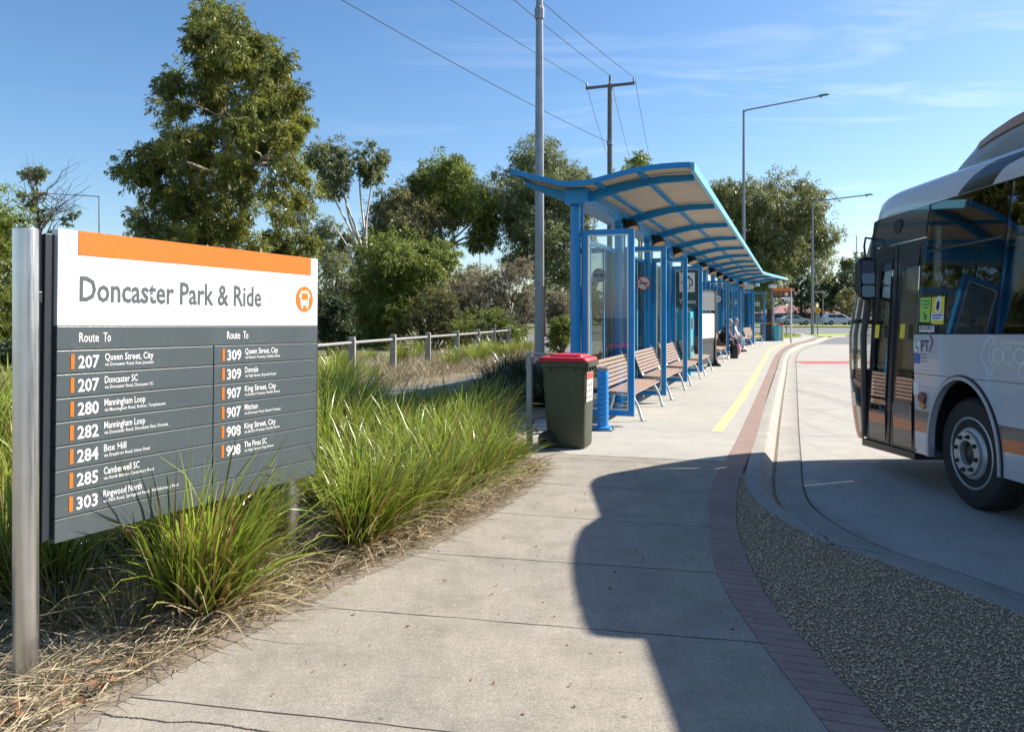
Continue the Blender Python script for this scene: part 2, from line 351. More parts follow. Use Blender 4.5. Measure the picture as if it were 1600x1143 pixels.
M['leafdry'] = leafmat('dry gum leaf', (.085, .105, .045), (.27, .295, .115), .45, .42, (1.1, 1.02, .85))
M['leafbrown'] = leafmat('brown heath twig', (.19, .165, .105), (.42, .375, .235), .3, .7)
M['leafheath'] = leafmat('heath leaf', (.11, .12, .045), (.29, .29, .10), .42, .6, (1.1, .95, .9))
# ------------------------------------------------------------------ the shelter's axis
AX = R(19.7); O2 = Vector((1.70, 10.8, 0)); UB = 27.0; BEND = R(8.3)
def LOC(u, v):                       # shelter-local xy of (along u, across v); the far bays bend right
    if u <= UB: return Vector((v, u, 0))
    d = u - UB; return Vector((v * math.cos(BEND) + d * math.sin(BEND), UB + d * math.cos(BEND) - v * math.sin(BEND), 0))
RotS = Matrix.Rotation(-AX, 4, 'Z')
def W(u, v, z=0): p = RotS @ LOC(u, v) + O2; return Vector((p.x, p.y, z))

# ------------------------------------------------------------------ ground
def sheet(name, pts, z, mat, kind='structure'):
    me = bpy.data.meshes.new(name); bm = bmesh.new()
    f = bm.faces.new([bm.verts.new((p[0], p[1], z)) for p in pts]); bm.normal_update()
    if f.normal.z < 0: f.normal_flip()
    bmesh.ops.triangulate(bm, faces=bm.faces); bm.to_mesh(me); bm.free(); me.materials.append(mat)
    return tag(link_mesh(name, me), kind=kind)
def ribbon(name, path, w, z, mat, kind='structure'):
    a, b = offset(path, w/2), offset(path, -w/2); m = MB()
    m.loft([[Vector((p.x, p.y, z)), Vector((q.x, q.y, z))] for p, q in zip(a, b)], closed=False)
    o = m.build(name, mat, fixn=False)
    me = o.data
    if me.polygons[0].normal.z < 0: me.flip_normals()
    return tag(o, kind=kind)

sheet('terrain', [(-900, -300), (900, -300), (900, 1500), (-900, 1500)], -.22, M['field'])
sheet('asphalt_road', [(-300, 42), (300, 42), (300, 101), (-300, 101)], -.126, M['asphalt'])
sheet('bus_bay_slab', [(-1, -60), (30, -60), (30, 43.6), (-1, 43.6)], -.12, M['road'])
KERB = catmull([(3.25, -9), (3.25, -6), (3.25, -3), (3.22, -1), (3.2, 1), (3.08, 2.7), (2.92, 3.6), (2.74, 4.25), (2.5, 4.9), (2.3, 5.35), (2.2, 5.95), (2.2, 6.5), (2.29, 7.05), (2.52, 7.8), (2.95, 9.0), (3.9, 11.65), (5.62, 16.4), (7.95, 22.8), (10.35, 29.4), (12.6, 35), (15.1, 40.5), (17.9, 45.9), (21, 52.3), (24, 57), (29, 60), (40, 61.5), (90, 61.5)], 8)
kb = offset(KERB, .1)
sheet('verge', [(-900, -60)] + [(p.x, p.y) for p in kb] + [(90, 62.5), (-5, 63.5), (-8, 100), (-900, 100)], -.02, M['soil'])
sheet('far_verge', [(-900, 100.5), (900, 100.5), (900, 1400), (-900, 1400)], -.02, M['field'])
sheet('far_lawn', [(-200, 100.6), (300, 100.6), (300, 108), (-200, 108)], .0, M['lawn'])
sheet('opposite_verge', [(30, -60), (400, -60), (400, 50), (60, 50), (38, 44), (30, 30)], .0, M['field'])
sheet('rough_grass_ground', [(-900, 15.5), (-6.0, 13.5), (-3.2, 20.5), (.4, 32.5), (2.2, 48), (8, 99), (-900, 99)], -.012, M['field'])
def arc_m():
    m = MB(); prof = [(-.16, -.2), (-.16, .002), (-.035, .002), (-.012, -.004), (.0, -.018), (.055, -.098), (.075, -.113), (.36, -.110), (.362, -.2)]
    m.loft([[Vector((q.x, q.y, z)) for q, z in zip([offset(KERB, -d)[i] for d, _ in prof], [z for _, z in prof])] for i in range(len(KERB))], closed=False)
    return m
offs = {}
prof = [(-.16, -.2), (-.16, .002), (-.035, .002), (-.012, -.004), (.0, -.018), (.055, -.098), (.075, -.113), (.36, -.110), (.362, -.2)]
cols = [offset(KERB, -d) for d, _ in prof]
m = MB(); m.loft([[Vector((cols[j][i].x, cols[j][i].y, prof[j][1])) for j in range(len(prof))] for i in range(len(KERB))], closed=False)
tag(m.build('kerb', M['kerb'], smooth=50), kind='structure')
ribbon('gutter_joint', offset(KERB, -.372), .012, -.106, M['joint'])
ribbon('gutter_silt', offset(KERB, -.10)[70:150], .028, -.1085, M['soil'])

BL = catmull([(1.15, -9), (1.15, -5), (1.15, -2), (1.15, 0), (1.17, 1.5), (1.175, 2.2), (1.18, 2.9), (1.175, 3.63), (1.195, 4.28), (1.256, 4.79), (1.39, 5.41), (1.74, 6.82), (2.17, 8.01), (2.72, 9.46), (3.48, 11.55), (5.2, 16.3), (7.55, 22.8), (9.95, 29.4), (12.2, 35.1), (14.6, 40.6), (17.4, 46.1), (20.4, 52.5)], 8)
BR = catmull([(1.40, -9), (1.40, -5), (1.40, -2), (1.40, 0), (1.40, 1.5), (1.40, 2.2), (1.40, 2.9), (1.385, 3.63), (1.39, 4.17), (1.485, 4.90), (1.63, 5.63), (1.976, 6.82), (2.40, 8.0), (2.97, 9.5), (3.72, 11.6), (5.45, 16.45), (7.78, 22.85), (10.18, 29.45), (12.43, 35.05), (14.9, 40.5), (17.7, 45.95), (20.8, 52.35)], 8)
m = MB(); m.loft([[Vector((p.x, p.y, .004)), Vector((q.x, q.y, .004))] for p, q in zip(BL, BR)], closed=False)
o = m.build('brick_border', M['brick'], fixn=False)
if o.data.polygons[0].normal.z < 0: o.data.flip_normals()
tag(o, kind='structure')
EDGE = [(-2.6, -10), (-2.15, 0), (-1.95, 2.0), (-1.76, 2.89), (-1.57, 3.43), (-1.31, 3.97), (-1.05, 4.55), (-.78, 5.0), (-.46, 5.64), (-.055, 6.63), (.22, 7.6), (.28, 8.3)]
edge = catmull(EDGE, 6)
apron = [(.0, 8.75), (-.5, 9.15), (-1.9, 9.9), (-2.3, 11.2), (-.7, 11.0), (.3, 11.3)]
back = [W(u, -1.12) for u in (1.5, 6, 12, 18, 24, 27, 30, 33, 36.2)]
far = [(15.4, 48.3), (18.3, 51), (20.1, 54), (21.7, 58.5), (22.3, 62), (23.1, 62), (22.3, 57.6), (21.3, 54.6)]
sheet('footpath', [(p.x, p.y) for p in edge] + apron + [(p.x, p.y) for p in back] + far + [(20.75, 52.5)] + [(p.x + .02, p.y) for p in reversed(BL[:-1])], 0.0, M['path'])
sheet('shelter_slab', [(.62, 8.62), (2.30, 8.18)] + [(p.x + .02, p.y) for p in BL if 8.2 < p.y < 52] + [(20.7, 52.5)] + far[::-1] + [(p.x, p.y) for p in back[::-1]] + [(.3, 11.3), (-.1, 10.2)], .0028, M['slab'])
m = MB()                                           # brown stained brick edging along the left of the path
e0 = edge[6:]; e1 = offset(e0, -.13)
m.loft([[Vector((p.x, p.y, .004)), Vector((q.x, q.y, .004))] for p, q in zip(e0, e1)], closed=False)
o = m.build('path_edging', worn('stained edging brick', (.235, .19, .15), (.30, .265, .215)), fixn=False)
if o.data.polygons[0].normal.z < 0: o.data.flip_normals()
tag(o, kind='structure')
isl = [(p.x, p.y) for p in BR if p.y < 7.9]; isr = [(p.x, p.y) for p in offset(KERB, .13) if p.y < 7.5]
GRAV = isl + isr[::-1]
sheet('gravel_bed', GRAV, -.008, M['gravelbase'])
back_lawn = [tuple(W(35, 1.2)[:2])]
LAWN = [(15.2, 48.6), (18.2, 51.1), (20.0, 54.1), (21.6, 58.5), (22.2, 62.4), (6, 62.4), (6, 50)]
sheet('lawn', LAWN, .008, M['lawn'])
sheet('lawn_corner', [(21.6, 54.9), (22.0, 54.0), (23.7, 57), (28.6, 60.2), (27, 62), (23.3, 62), (22.4, 57.6)], .008, M['lawn'])
sheet('side_path', [(-6.5, 11.4), (-2.2, 14.2), (-.2, 17.4), (.3, 20), (-.9, 20.3), (-1.5, 17.7), (-3.1, 15.6), (-7.5, 12.8)], -.006, M['asphalt'])
sheet('car_park', [(-1, 33), (4.5, 31), (12, 50), (12, 60), (-2, 60)], -.003, M['asphalt'])
ribbon('yellow_line', catmull([(2.70, 10.26), (4.33, 14.6), (6.2, 19.8), (9.17, 28.1), (11.2, 33.8), (12.75, 37.4), (13.9, 39.9), (15.6, 43.6)], 6), .135, .0062, M['yellow'])
RED = [G(1246, 566, -.12), G(1420, 566, -.12)]
ribbon('red_line', [Vector((*RED[0], 0)), Vector((RED[1][0], RED[1][1], 0))], 1.5, -.116, M['redpaint'])
m = MB()
for a, b in ((G(1395, 528.5, -.12), G(1296, 527, -.12)), (G(1290, 518, -.12), G(1240, 520, -.12)), (G(1335, 525, -.12), G(1300, 521, -.12)), (G(1360, 523, -.12), G(1310, 526, -.12)), (G(1340, 516, -.12), G(1300, 515.5, -.12))):
    a, b = Vector((*a, -.12)), Vector((*b, -.12)); d = (b - a).normalized(); r = Vector((-d.y, d.x, 0)) * .12
    m.add([a + r, b + r, b - r, a - r], [(0, 1, 2, 3)])
tag(m.build('road_marking', M['whitepaint']), kind='structure')
m = MB()
def jl(p, q, w=.0065, z=.0018, mm=None):
    n = 26; p = Vector((*p, z)); q = Vector((*q, z)); d = (q - p).normalized(); r = Vector((-d.y, d.x, 0)); rings = []
    for i in range(n + 1):
        c = p.lerp(q, i / n) + r * random.uniform(-.004, .004); ww = w * random.uniform(.5, 1.15) / 2; rings.append([c - r * ww, c + r * ww])
    (mm or m).loft(rings, closed=False)
for p, q in (((-1.19, 4.16), (1.185, 3.67)), ((-.72, 5.09), (1.28, 4.655)), ((-.33, 6.14), (1.46, 5.66)), ((.05, 7.2), (1.72, 6.72)), ((.5, 8.45), (2.1, 7.85)), ((-1.55, 3.15), (1.165, 2.62)), ((-1.85, 2.1), (1.16, 1.55)), ((1.0, 9.55), (2.62, 9.2))): jl(p, q)
for k in range(0, 13): jl(W(2.95 * k - .2, -.9)[:2], W(2.95 * k - .2, 1.35 if k < 9 else 1.9)[:2], .007, .0048)
ck = [(150, 1112), (180, 1119), (225, 1122), (262, 1128), (300, 1127), (345, 1131), (385, 1138), (440, 1146)]
for a_, b_ in zip(ck, ck[1:]): jl(G(*a_), G(*b_), .009)
tag(m.build('path_joint', M['joint'], fixn=False), kind='structure')
m = MB()
for yy in (8.7, 10.6, 13.6, 17.0, 21, 25, 30, 36):
    xa = 2.95 + (yy - 9.0) * .355; jl((xa + .35, yy + .05), (xa + 9.5, yy - .1), .011, -.1165)
for dx in (4.6, 8.4): jl((2.9 + dx, 5), (2.9 + dx + 13, 41), .012, -.1165)
tag(m.build('road_joint', M['joint'], fixn=False), kind='structure')

def in_poly(pts, poly):
    x, y = pts[:, 0], pts[:, 1]; r = np.zeros(len(pts), bool); j = len(poly) - 1
    for i in range(len(poly)):
        xi, yi = poly[i]; xj, yj = poly[j]
        c = ((yi > y) != (yj > y)) & (x < (xj - xi) * (y - yi) / (yj - yi + 1e-12) + xi); r ^= c; j = i
    return r
def stones(n, poly, box, size, name, mat):
    q = rng.uniform((box[0], box[1]), (box[2], box[3]), (n * 3, 2)); q = q[in_poly(q, poly)][:n]; n = len(q)
    o8 = np.array([(1,0,0),(-1,0,0),(0,1,0),(0,-1,0),(0,0,1),(0,0,-1)], float); f8 = np.array([(0,2,4),(2,1,4),(1,3,4),(3,0,4),(2,0,5),(1,2,5),(3,1,5),(0,3,5)])
    s = rng.uniform(size[0], size[1], n) * rng.uniform(.6, 1.2, n)
    sc = np.stack([s * rng.uniform(.7, 1.35, n), s * rng.uniform(.6, 1.1, n), s * rng.uniform(.45, .85, n)], 1)
    V = o8[None] * sc[:, None] + rng.normal(0, .22, (n, 6, 3)) * s[:, None, None]
    a = rng.uniform(0, 2 * np.pi, n); ca, sa = np.cos(a)[:, None], np.sin(a)[:, None]
    V = np.stack([V[..., 0] * ca - V[..., 1] * sa, V[..., 0] * sa + V[..., 1] * ca, V[..., 2]], -1)
    V += np.stack([q[:, 0], q[:, 1], -.006 + s * .45], 1)[:, None]
    return np_mesh(name, V.reshape(-1, 3), (f8[None] + 6 * np.arange(n)[:, None, None]).reshape(-1, 3), mat, None, {'tint': ('FACE', np.repeat(rng.uniform(0, 1, n) ** 1.3, 8))}, 3)
tag(stones(42000, GRAV, (1.3, 1.5, 3.3, 7.6), (.0028, .0085), 'gravel', M['stone']), 'loose crushed rock filling the island beside the brick border', 'gravel', kind='stuff')
gr2 = [(p.x - .25, p.y) for p in BL if 1.5 < p.y < 5.4] + [(p.x + .1, p.y) for p in BR if 1.5 < p.y < 5.6][::-1]
tag(stones(420, gr2, (.9, 1.5, 1.8, 5.6), (.004, .010), 'scattered_stones', M['stone']), 'small loose stones scattered over the brick border', 'stones', kind='stuff')
# ------------------------------------------------------------------ lettering
def text(name, body, h, w, mapfn, mat, parent=None, bold=0.0, x=0, z=0, centre=False):
    cu = bpy.data.curves.new(name, 'FONT'); cu.body = body; cu.size = 1; cu.offset = bold; cu.resolution_u = 2
    ob = bpy.data.objects.new(name, cu); COL.objects.link(ob)
    me = bpy.data.meshes.new_from_object(ob.evaluated_get(bpy.context.evaluated_depsgraph_get()))
    bpy.data.objects.remove(ob); bpy.data.curves.remove(cu)
    co = np.empty(len(me.vertices) * 3, np.float32); me.vertices.foreach_get('co', co); co = co.reshape(-1, 3)
    x0, x1 = co[:, 0].min(), co[:, 0].max(); sx = (w / (x1 - x0)) if w else h / .7
    co[:, 0] = (co[:, 0] - x0) * sx + x - (w / 2 if centre else 0); co[:, 1] = co[:, 1] * h / .7 + z
    for i, v in enumerate(me.vertices): v.co = mapfn(float(co[i, 0]), float(co[i, 1]))
    me.materials.clear(); me.materials.append(mat); me.update()
    me.name = name
    return link_mesh(name, me, parent)

# ------------------------------------------------------------------ the direction sign
t0 = empty('direction_sign', (-2.07, 3.31, 0), (0, 0, math.atan2(.903, .429)), 'wide white and slate bus route directory sign on two steel posts', 'sign')
FY = -.003
def sgn(x, z, d=.0012): return Vector((x, FY - d, z))
for sx, yy, top, zb in ((0, 0, 1.915, -.02), (1.80, .135, 1.80, -.02)):
    m = MB(); m.tube([(sx, yy, zb), (sx, yy, top)], .049, 28); m.build('post', M['steel'], t0, smooth=40, bevel=.003)
TILT = (0, .0128, 0)
m = MB(); m.box((.054, .014, .56), (.112, .09, 1.905)); m.box((.118, .044, .545), (1.868, .07, 1.925)); m.box((1.873, .014, .55), (1.90, .07, 1.92))
m.box((.064, .002, .56), (.082, .014, 1.905))
for zz_ in (.8, 1.6): m.box((1.74, .07, zz_), (1.86, .10, zz_ + .05)); m.box((.0, .01, zz_), (.06, .05, zz_ + .05))
o = m.build('board_frame', M['signdark'], t0, bevel=.002); o.rotation_euler = TILT
BX0, BX1, BT = .118, 1.871, 1.93
hd = MB().box((BX0, FY, 1.502), (BX1, .042, BT)).build('header_panel', M['signwhite'], t0, bevel=.002); hd.rotation_euler = TILT
MB().box((.214, FY - .002, BT - .108), (1.803, FY + .002, BT + .0015)).build('orange_band', M['orange'], hd)
text('heading', 'Doncaster Park & Ride', .112, 1.145, sgn, M['textgrey'], hd, .018, x=BX0 + .105, z=1.615)
em = MB(); em.lathe([(.0801, 0), (.0801, .002)], 40, 'Y', (1.745, FY - .002, 1.668)); em = em.build('bus_emblem', M['orange'], hd, fixn=True)
def rrect(cx, cz, w, h, r, n=5):
    out = []
    for qx, qz, a0 in ((1, 1, 0), (-1, 1, 90), (-1, -1, 180), (1, -1, 270)):
        for k in range(n + 1):
            a = R(a0 + 90 * k / n); out.append((cx + qx * (w/2 - r) + r * math.cos(a), cz + qz * (h/2 - r) + r * math.sin(a)))
    return out
m = MB(); ex, ez = 1.745, 1.668
def plate(m, poly, d0, d1, mi): m.prism([Vector((x, FY - d0, z)) for x, z in poly], (0, 0, 0), (0, -(d1 - d0), 0), mi)
plate(m, rrect(ex, ez + .006, .076, .094, .012), .002, .0032, 0)
plate(m, rrect(ex, ez + .016, .058, .04, .004), .0032, .0042, 1); plate(m, rrect(ex, ez + .045, .05, .006, .002), .0032, .0042, 1)
for q in (-1, 1):
    plate(m, rrect(ex + q * .026, ez - .022, .012, .010, .004), .0032, .0042, 1); plate(m, rrect(ex + q * .025, ez - .047, .014, .022, .004), .002, .0032, 0); plate(m, rrect(ex + q * .046, ez + .02, .008, .024, .003), .002, .0032, 0)
m.build('bus_symbol', [M['signwhite'], M['orange']], hd)
g = MB().box((BX0, FY, 1.394), (BX1, .042, 1.4995)).build('route_slat', M['signgrey'], t0, bevel=.003); g.rotation_euler = TILT
for x_ in (.223, 1.105): text('slat_lettering', 'Route', .043, .098, sgn, M['textwhite'], g, .006, x=x_, z=1.428); text('slat_lettering', 'To', .043, .038, sgn, M['textwhite'], g, .006, x=x_ + .122, z=1.428)
LEFT = [('207', 'Queen Street, City', 'via Doncaster Road, Kew Junction'), ('207', 'Doncaster SC', 'via Doncaster Road, Doncaster SC'), ('280', 'Manningham Loop', 'via Manningham Road, Bulleen, Templestowe'), ('282', 'Manningham Loop', 'via Doncaster Road, Doncaster East, Donvale'), ('284', 'Box Hill', 'via Greythorn Road, Union Road'), ('285', 'Camberwell SC', 'via North Balwyn, Canterbury Road'), ('303', 'Ringwood North', 'via Park Road, Springfield Road, Middleborough Road'), None]
RIGHT = [('309', 'Queen Street, City', 'via Eastern Freeway, Hoddle Street'), ('309', 'Donvale', 'via High Street, Reynolds Road'), ('907', 'King Street, City', 'via Eastern Freeway, Hoddle Street'), ('907', 'Mitcham', 'via Doncaster Road, Eastern Freeway'), ('908', 'King Street, City', 'via Eastern Freeway, Hoddle Street'), ('908', 'The Pines SC', 'via High Street, King Street'), None, None]
PH = .1065; DIV = 1.012
for rows, x0, x1 in ((LEFT, BX0, DIV - .0025), (RIGHT, DIV + .0025, BX1)):
    for k, r in enumerate(rows):
        zt = 1.3915 - k * PH; zb = zt - PH + .003
        s = MB().box((x0, FY, zb), (x1, .042, zt)).build('route_slat', M['signgrey'], t0, bevel=.003); s.rotation_euler = TILT
        if r:
            xb = x0 + (.066 if x0 == BX0 else .058)
            MB().box((xb, FY - .002, zb + .018), (xb + .017, FY + .001, zt - .018)).build('orange_bar', M['orange'], s)
            text('route_number', r[0], .056, .105, sgn, M['textwhite'], s, .018, x=xb + .036, z=zb + .022)
            text('destination', r[1], .0325, .0152 * len(r[1]) * .98, sgn, M['textwhite'], s, .006, x=xb + .17, z=zb + .052)
            text('via_line', r[2], .0155, .0084 * len(r[2]), sgn, M['textwhite'], s, .004, x=xb + .17, z=zb + .026)

# ------------------------------------------------------------------ wheelie bin, its stand post, the ribbed bollard
b0 = empty('wheelie_bin', (.672, 9.16, 0), (0, 0, R(-20)), 'olive green wheelie bin with a red lid beside a blue bollard', 'wheelie bin')
def rr3(x0, x1, y0, y1, z, r, n=4):
    return [Vector((a, b, z)) for a, b in rrect((x0+x1)/2, (y0+y1)/2, x1-x0, y1-y0, r, n)]
m = MB(); m.loft([rr3(-.205, .225, -.185, .185, .012, .05), rr3(-.222, .236, -.198, .198, .05, .05), rr3(-.226, .238, -.200, .200, .22, .05), rr3(-.245, .247, -.216, .216, .56, .05), rr3(-.262, .258, -.232, .232, .94, .045), rr3(-.262, .258, -.232, .232, .965, .045)], caps=True)
m.build('body', M['binbody'], b0, smooth=35)
m = MB(); m.loft([rr3(-.268, .27, -.24, .24, .935, .04), rr3(-.285, .30, -.262, .262, .95, .04), rr3(-.285, .305, -.265, .265, 1.0, .04), rr3(-.27, .285, -.25, .25, 1.008, .04)], caps=True)
for yy in (-.18, -.06, .06, .18): m.box((.262, yy - .008, .89), (.285, yy + .008, .94))
for xx in (-.17, .12): m.box((xx, -.262, .90), (xx + .015, -.23, .95))
m.build('rim', M['binrim'], b0, smooth=30)
m = MB(); m.loft([rr3(-.33, .285, -.258, .258, 1.006, .045), rr3(-.335, .29, -.262, .262, 1.022, .045), rr3(-.31, .27, -.245, .245, 1.05, .05), rr3(-.2, .21, -.19, .19, 1.062, .05), rr3(-.19, .2, -.18, .18, 1.082, .05), rr3(-.15, .16, -.14, .14, 1.088, .05)], caps=True)
m.box((-.39, -.20, 1.0), (-.32, -.15, 1.03)); m.box((-.39, .15, 1.0), (-.32, .20, 1.03))
ld = m.build('lid', M['binlid'], b0, smooth=30, bevel=.003)
m = MB(); m.tube([(-.36, -.25, .995), (-.36, .25, .995)], .016, 12); m.build('handle', M['binlid'], b0, smooth=40)
for q in (-1, 1):
    m = MB(); m.lathe([(.03, -.022), (.085, -.024), (.1, -.018), (.1, .018), (.085, .024), (.03, .022)], 28, 'Y', (-.205, q * .232, .1)); m.lathe([(.04, -.03), (.045, -.026), (.045, .026), (.04, .03)], 16, 'Y', (-.205, q * .232, .1))
    m.build('wheel', M['rubber'], b0, smooth=40)
m = MB(); m.tube([(-.205, -.21, .1), (-.205, .21, .1)], .012, 8); m.build('axle', M['black'], b0)
def bfx(y, z, d=.003):                # on the front face
    return Vector((.236 + .022 * (z - .1) / .85 + .006 + d, y, z))
m = MB(); m.add([bfx(-.175, .545), bfx(.10, .545), bfx(.10, .885), bfx(-.175, .885)], [(0, 1, 2, 3)]); lab = m.build('sticker', M['paper'], b0)
m = MB(); m.add([bfx(-.17, .80, .004), bfx(.095, .80, .004), bfx(.095, .88, .004), bfx(-.17, .88, .004)], [(0, 1, 2, 3)]); m.build('sticker_band', M['red'], lab)
m = MB()
for k in range(9):
    y0 = -.155 + (k % 3) * .082; z0 = .58 + (k // 3) * .07
    m.prism([bfx(y0 + dx * .05, z0 + dz * .042, .004) for dx, dz in ((0, 0), (.7, -.1), (1, .5), (.6, 1), (.1, .8))], (0, 0, 0), (.0006, 0, 0), k % 2)
m.build('sticker_print', [M['red'], M['textgrey']], lab)
s0 = empty('bin_stand', (.204, 9.05, 0), (0, 0, R(-20)), 'galvanised steel post with a short arm behind the wheelie bin', 'post')
m = MB(); m.box((-.03, -.03, -.02), (.03, .03, 1.09)); m.build('post', M['galv'], s0, bevel=.004)
m = MB(); m.box((-.035, -.01, 1.09), (.21, .02, 1.105)); m.bar((.03, 0, .98), (.17, 0, 1.085), .02, .02); m.box((.03, -.006, .985), (.08, .006, 1.06)); m.build('arm', M['galv'], s0, bevel=.002)
c0 = empty('bollard', (1.218, 10.42, 0), (0, 0, R(-20)), 'ribbed bright blue bollard bolted down beside the first bench', 'bollard')
m = MB(); m.box((-.15, -.12, 0), (.15, .12, .012)); m.build('base_plate', M['galvdark'], c0, bevel=.003)
pr = [(.115, .012), (.115, .05), (.078, .06)]
for k in range(9): z = .14 + k * .068; pr += [(.077, z - .03), (.077, z), (.068, z + .006), (.068, z + .012), (.077, z + .018)]
pr += [(.077, .80), (.07, .81)]
m = MB(); m.lathe(pr, 28); m.build('column', M['boll'], c0, smooth=40)
m = MB(); m.lathe([(.07, .79), (.088, .81), (.088, .835), (.06, .85)], 28); m.build('cap', M['galv'], c0, smooth=35)
for k in range(4):
    m = MB(); m.lathe([(.014, .012), (.014, .03), (.008, .036)], 6, 'Z', (.12 * (1 if k & 1 else -1), .09 * (1 if k & 2 else -1), 0)); m.build('bolt', M['galv'], c0)

# ------------------------------------------------------------------ bus shelter
sh = empty('bus_shelter', tuple(O2), (0, 0, -AX), 'long blue steel bus shelter with a curved roof and glass screens', 'bus shelter')
def SL(u, v, z): p = LOC(u, v); return Vector((p.x, p.y, z))
US = [2.95 * k for k in range(12)]
UP = [-.5, 0] + [i * 1.475 for i in range(1, 23)] + [34.4]
ROOF = [(-1.6, 3.55), (-1.3, 3.455), (-1.0, 3.37), (-.93, 3.345), (-.72, 3.335), (-.51, 3.342), (-.36, 3.37), (-.22, 3.40), (-.05, 3.434), (.11, 3.462), (.28, 3.48), (.45, 3.49), (.64, 3.492), (.82, 3.488)]
def loft_roof(dz0, dz1, prof, us, mi=0):
    m = MB(); ring = [(v, z + dz1) for v, z in prof] + [(v, z + dz0) for v, z in reversed(prof)]
    m.loft([[SL(u, v, z) for v, z in ring] for u in us], caps=True); return m
loft_roof(-.02, 0, ROOF, UP).build('soffit_sheet', M['soffit'], sh, smooth=30)
loft_roof(.003, .022, ROOF, [UP[0] - .01] + UP[1:-1] + [UP[-1] + .01]).build('roof_sheet', M['blue'], sh, smooth=30)
m = MB(); m.loft([[SL(u, v, z) for v, z in ((.82, 3.515), (.875, 3.515), (.875, 3.40), (.82, 3.40))] for u in UP], caps=True); m.build('fascia', M['bluesunlit'], sh, bevel=.004)  # outer fascia coloured paler as the sunlit edge
m = MB(); m.loft([[SL(u, v, z) for v, z in ((-1.6, 3.575), (-1.655, 3.575), (-1.655, 3.505), (-1.6, 3.505))] for u in UP], caps=True); m.build('fascia', M['blue'], sh, bevel=.004)
for u0, u1 in ((-.53, -.512), (34.412, 34.43)):
    m = MB(); ring = [(v, z + .028) for v, z in ROOF] + [(v, z - .045) for v, z in reversed(ROOF)]; m.loft([[SL(u, v, z) for v, z in ring] for u in (u0, u1)], caps=True); m.build('end_trim', M['blue'], sh, bevel=.002)
m = MB(); m.loft([[SL(u, v, z) for v, z in ((-.93, 3.09), (-.63, 3.09), (-.63, 3.312), (-.93, 3.312))] for u in [-.26] + UP[1:]], caps=True); m.build('beam', M['blue'], sh, bevel=.006)
RIB = [(-.63, 3.21, .15), (-.45, 3.255, .13), (-.2, 3.315, .12), (.1, 3.37, .11), (.4, 3.398, .10), (.82, 3.40, .085)]
LRIB = [(-.93, 3.21, .17), (-1.2, 3.31, .13), (-1.6, 3.455, .07)]
def rib_mesh(u, prof):
    m = MB(); rings = []
    for v, z, h in prof: rings.append([SL(u + a, v, z + b * h / 2) for a, b in ((-.03, -1), (.03, -1), (.03, 1), (-.03, 1))])
    m.loft(rings, caps=True); return m
for u in US:
    rib_mesh(u, RIB).build('rib', M['blue'], sh, smooth=30); rib_mesh(u, LRIB).build('wing_rib', M['blue'], sh, smooth=30)
for v, z in ((-.42, 3.33), (.16, 3.435)):
    m = MB(); m.loft([[SL(u, v + a * .035, z + b * .03) for a, b in ((-1, -1), (1, -1), (1, 1), (-1, 1))] for u in UP], caps=True); m.build('purlin', M['blue'], sh)
for u in US:
    m = MB(); c = LOC(u - .05, -.83); m.lathe([(.074, 0), (.074, 3.088)], 24, 'Z', (c.x, c.y, 0)); 
    m.box((-.012, -.04, .0), (.012, .04, 3.088), M=Matrix.Translation(LOC(u + .03, -.745)) @ Matrix.Rotation(0, 4, 'Z'))
    m.lathe([(.12, 0), (.12, .012)], 16, 'Z', (c.x, c.y, 0)); m.build('column', M['blue'], sh, smooth=40)
    # floodlight under the beam, just in front of each rib
    if u > 0:
        p = LOC(u - .62, -.52); q = Vector((p.x, p.y, 3.06)); d = Vector((.34, -.26, -.9)).normalized()
        m = MB(); m.tube([q + Vector((-.13, 0, .1)), q + Vector((-.03, 0, .07))], .035, 8)
        m.tube([q - d * .10, q - d * .06, q + d * .02, q + d * .09], [.06, .105, .13, .145], 16, caps=True); fl = m.build('floodlight', M['black'], sh, smooth=40)
        m = MB(); m.tube([q + d * .088, q + d * .094], [.125, .125], 16); m.build('lens', M['tan'], fl)
SCREENS = [0, 1, 2, 3, 6, 7, 8, 9, 10, 11]
def frame_mesh(u, w0, w1, z0, z1, b, th):
    m = MB(); e = th / 2
    def bx(va, vb, za, zb, ee=e):
        m.loft([[SL(u + s, v, z) for v, z in ((va, za), (vb, za), (vb, zb), (va, zb))] for s in (-ee, ee)], caps=True)
    bx(w0, w0 + b, z0, z1); bx(w1 - b, w1, z0, z1); bx(w0 + b, w1 - b, z1 - b, z1, e - .002); bx(w0 + b, w1 - b, z0, z0 + b, e - .002); return m
def disc(m, c, r, n, mi, ax, ay, nrm, d):
    ps = [c + ax * r * math.cos(2*math.pi*k/n) + ay * r * math.sin(2*math.pi*k/n) for k in range(n)]; m.prism(ps, nrm * d, nrm * (d + .0008), mi)
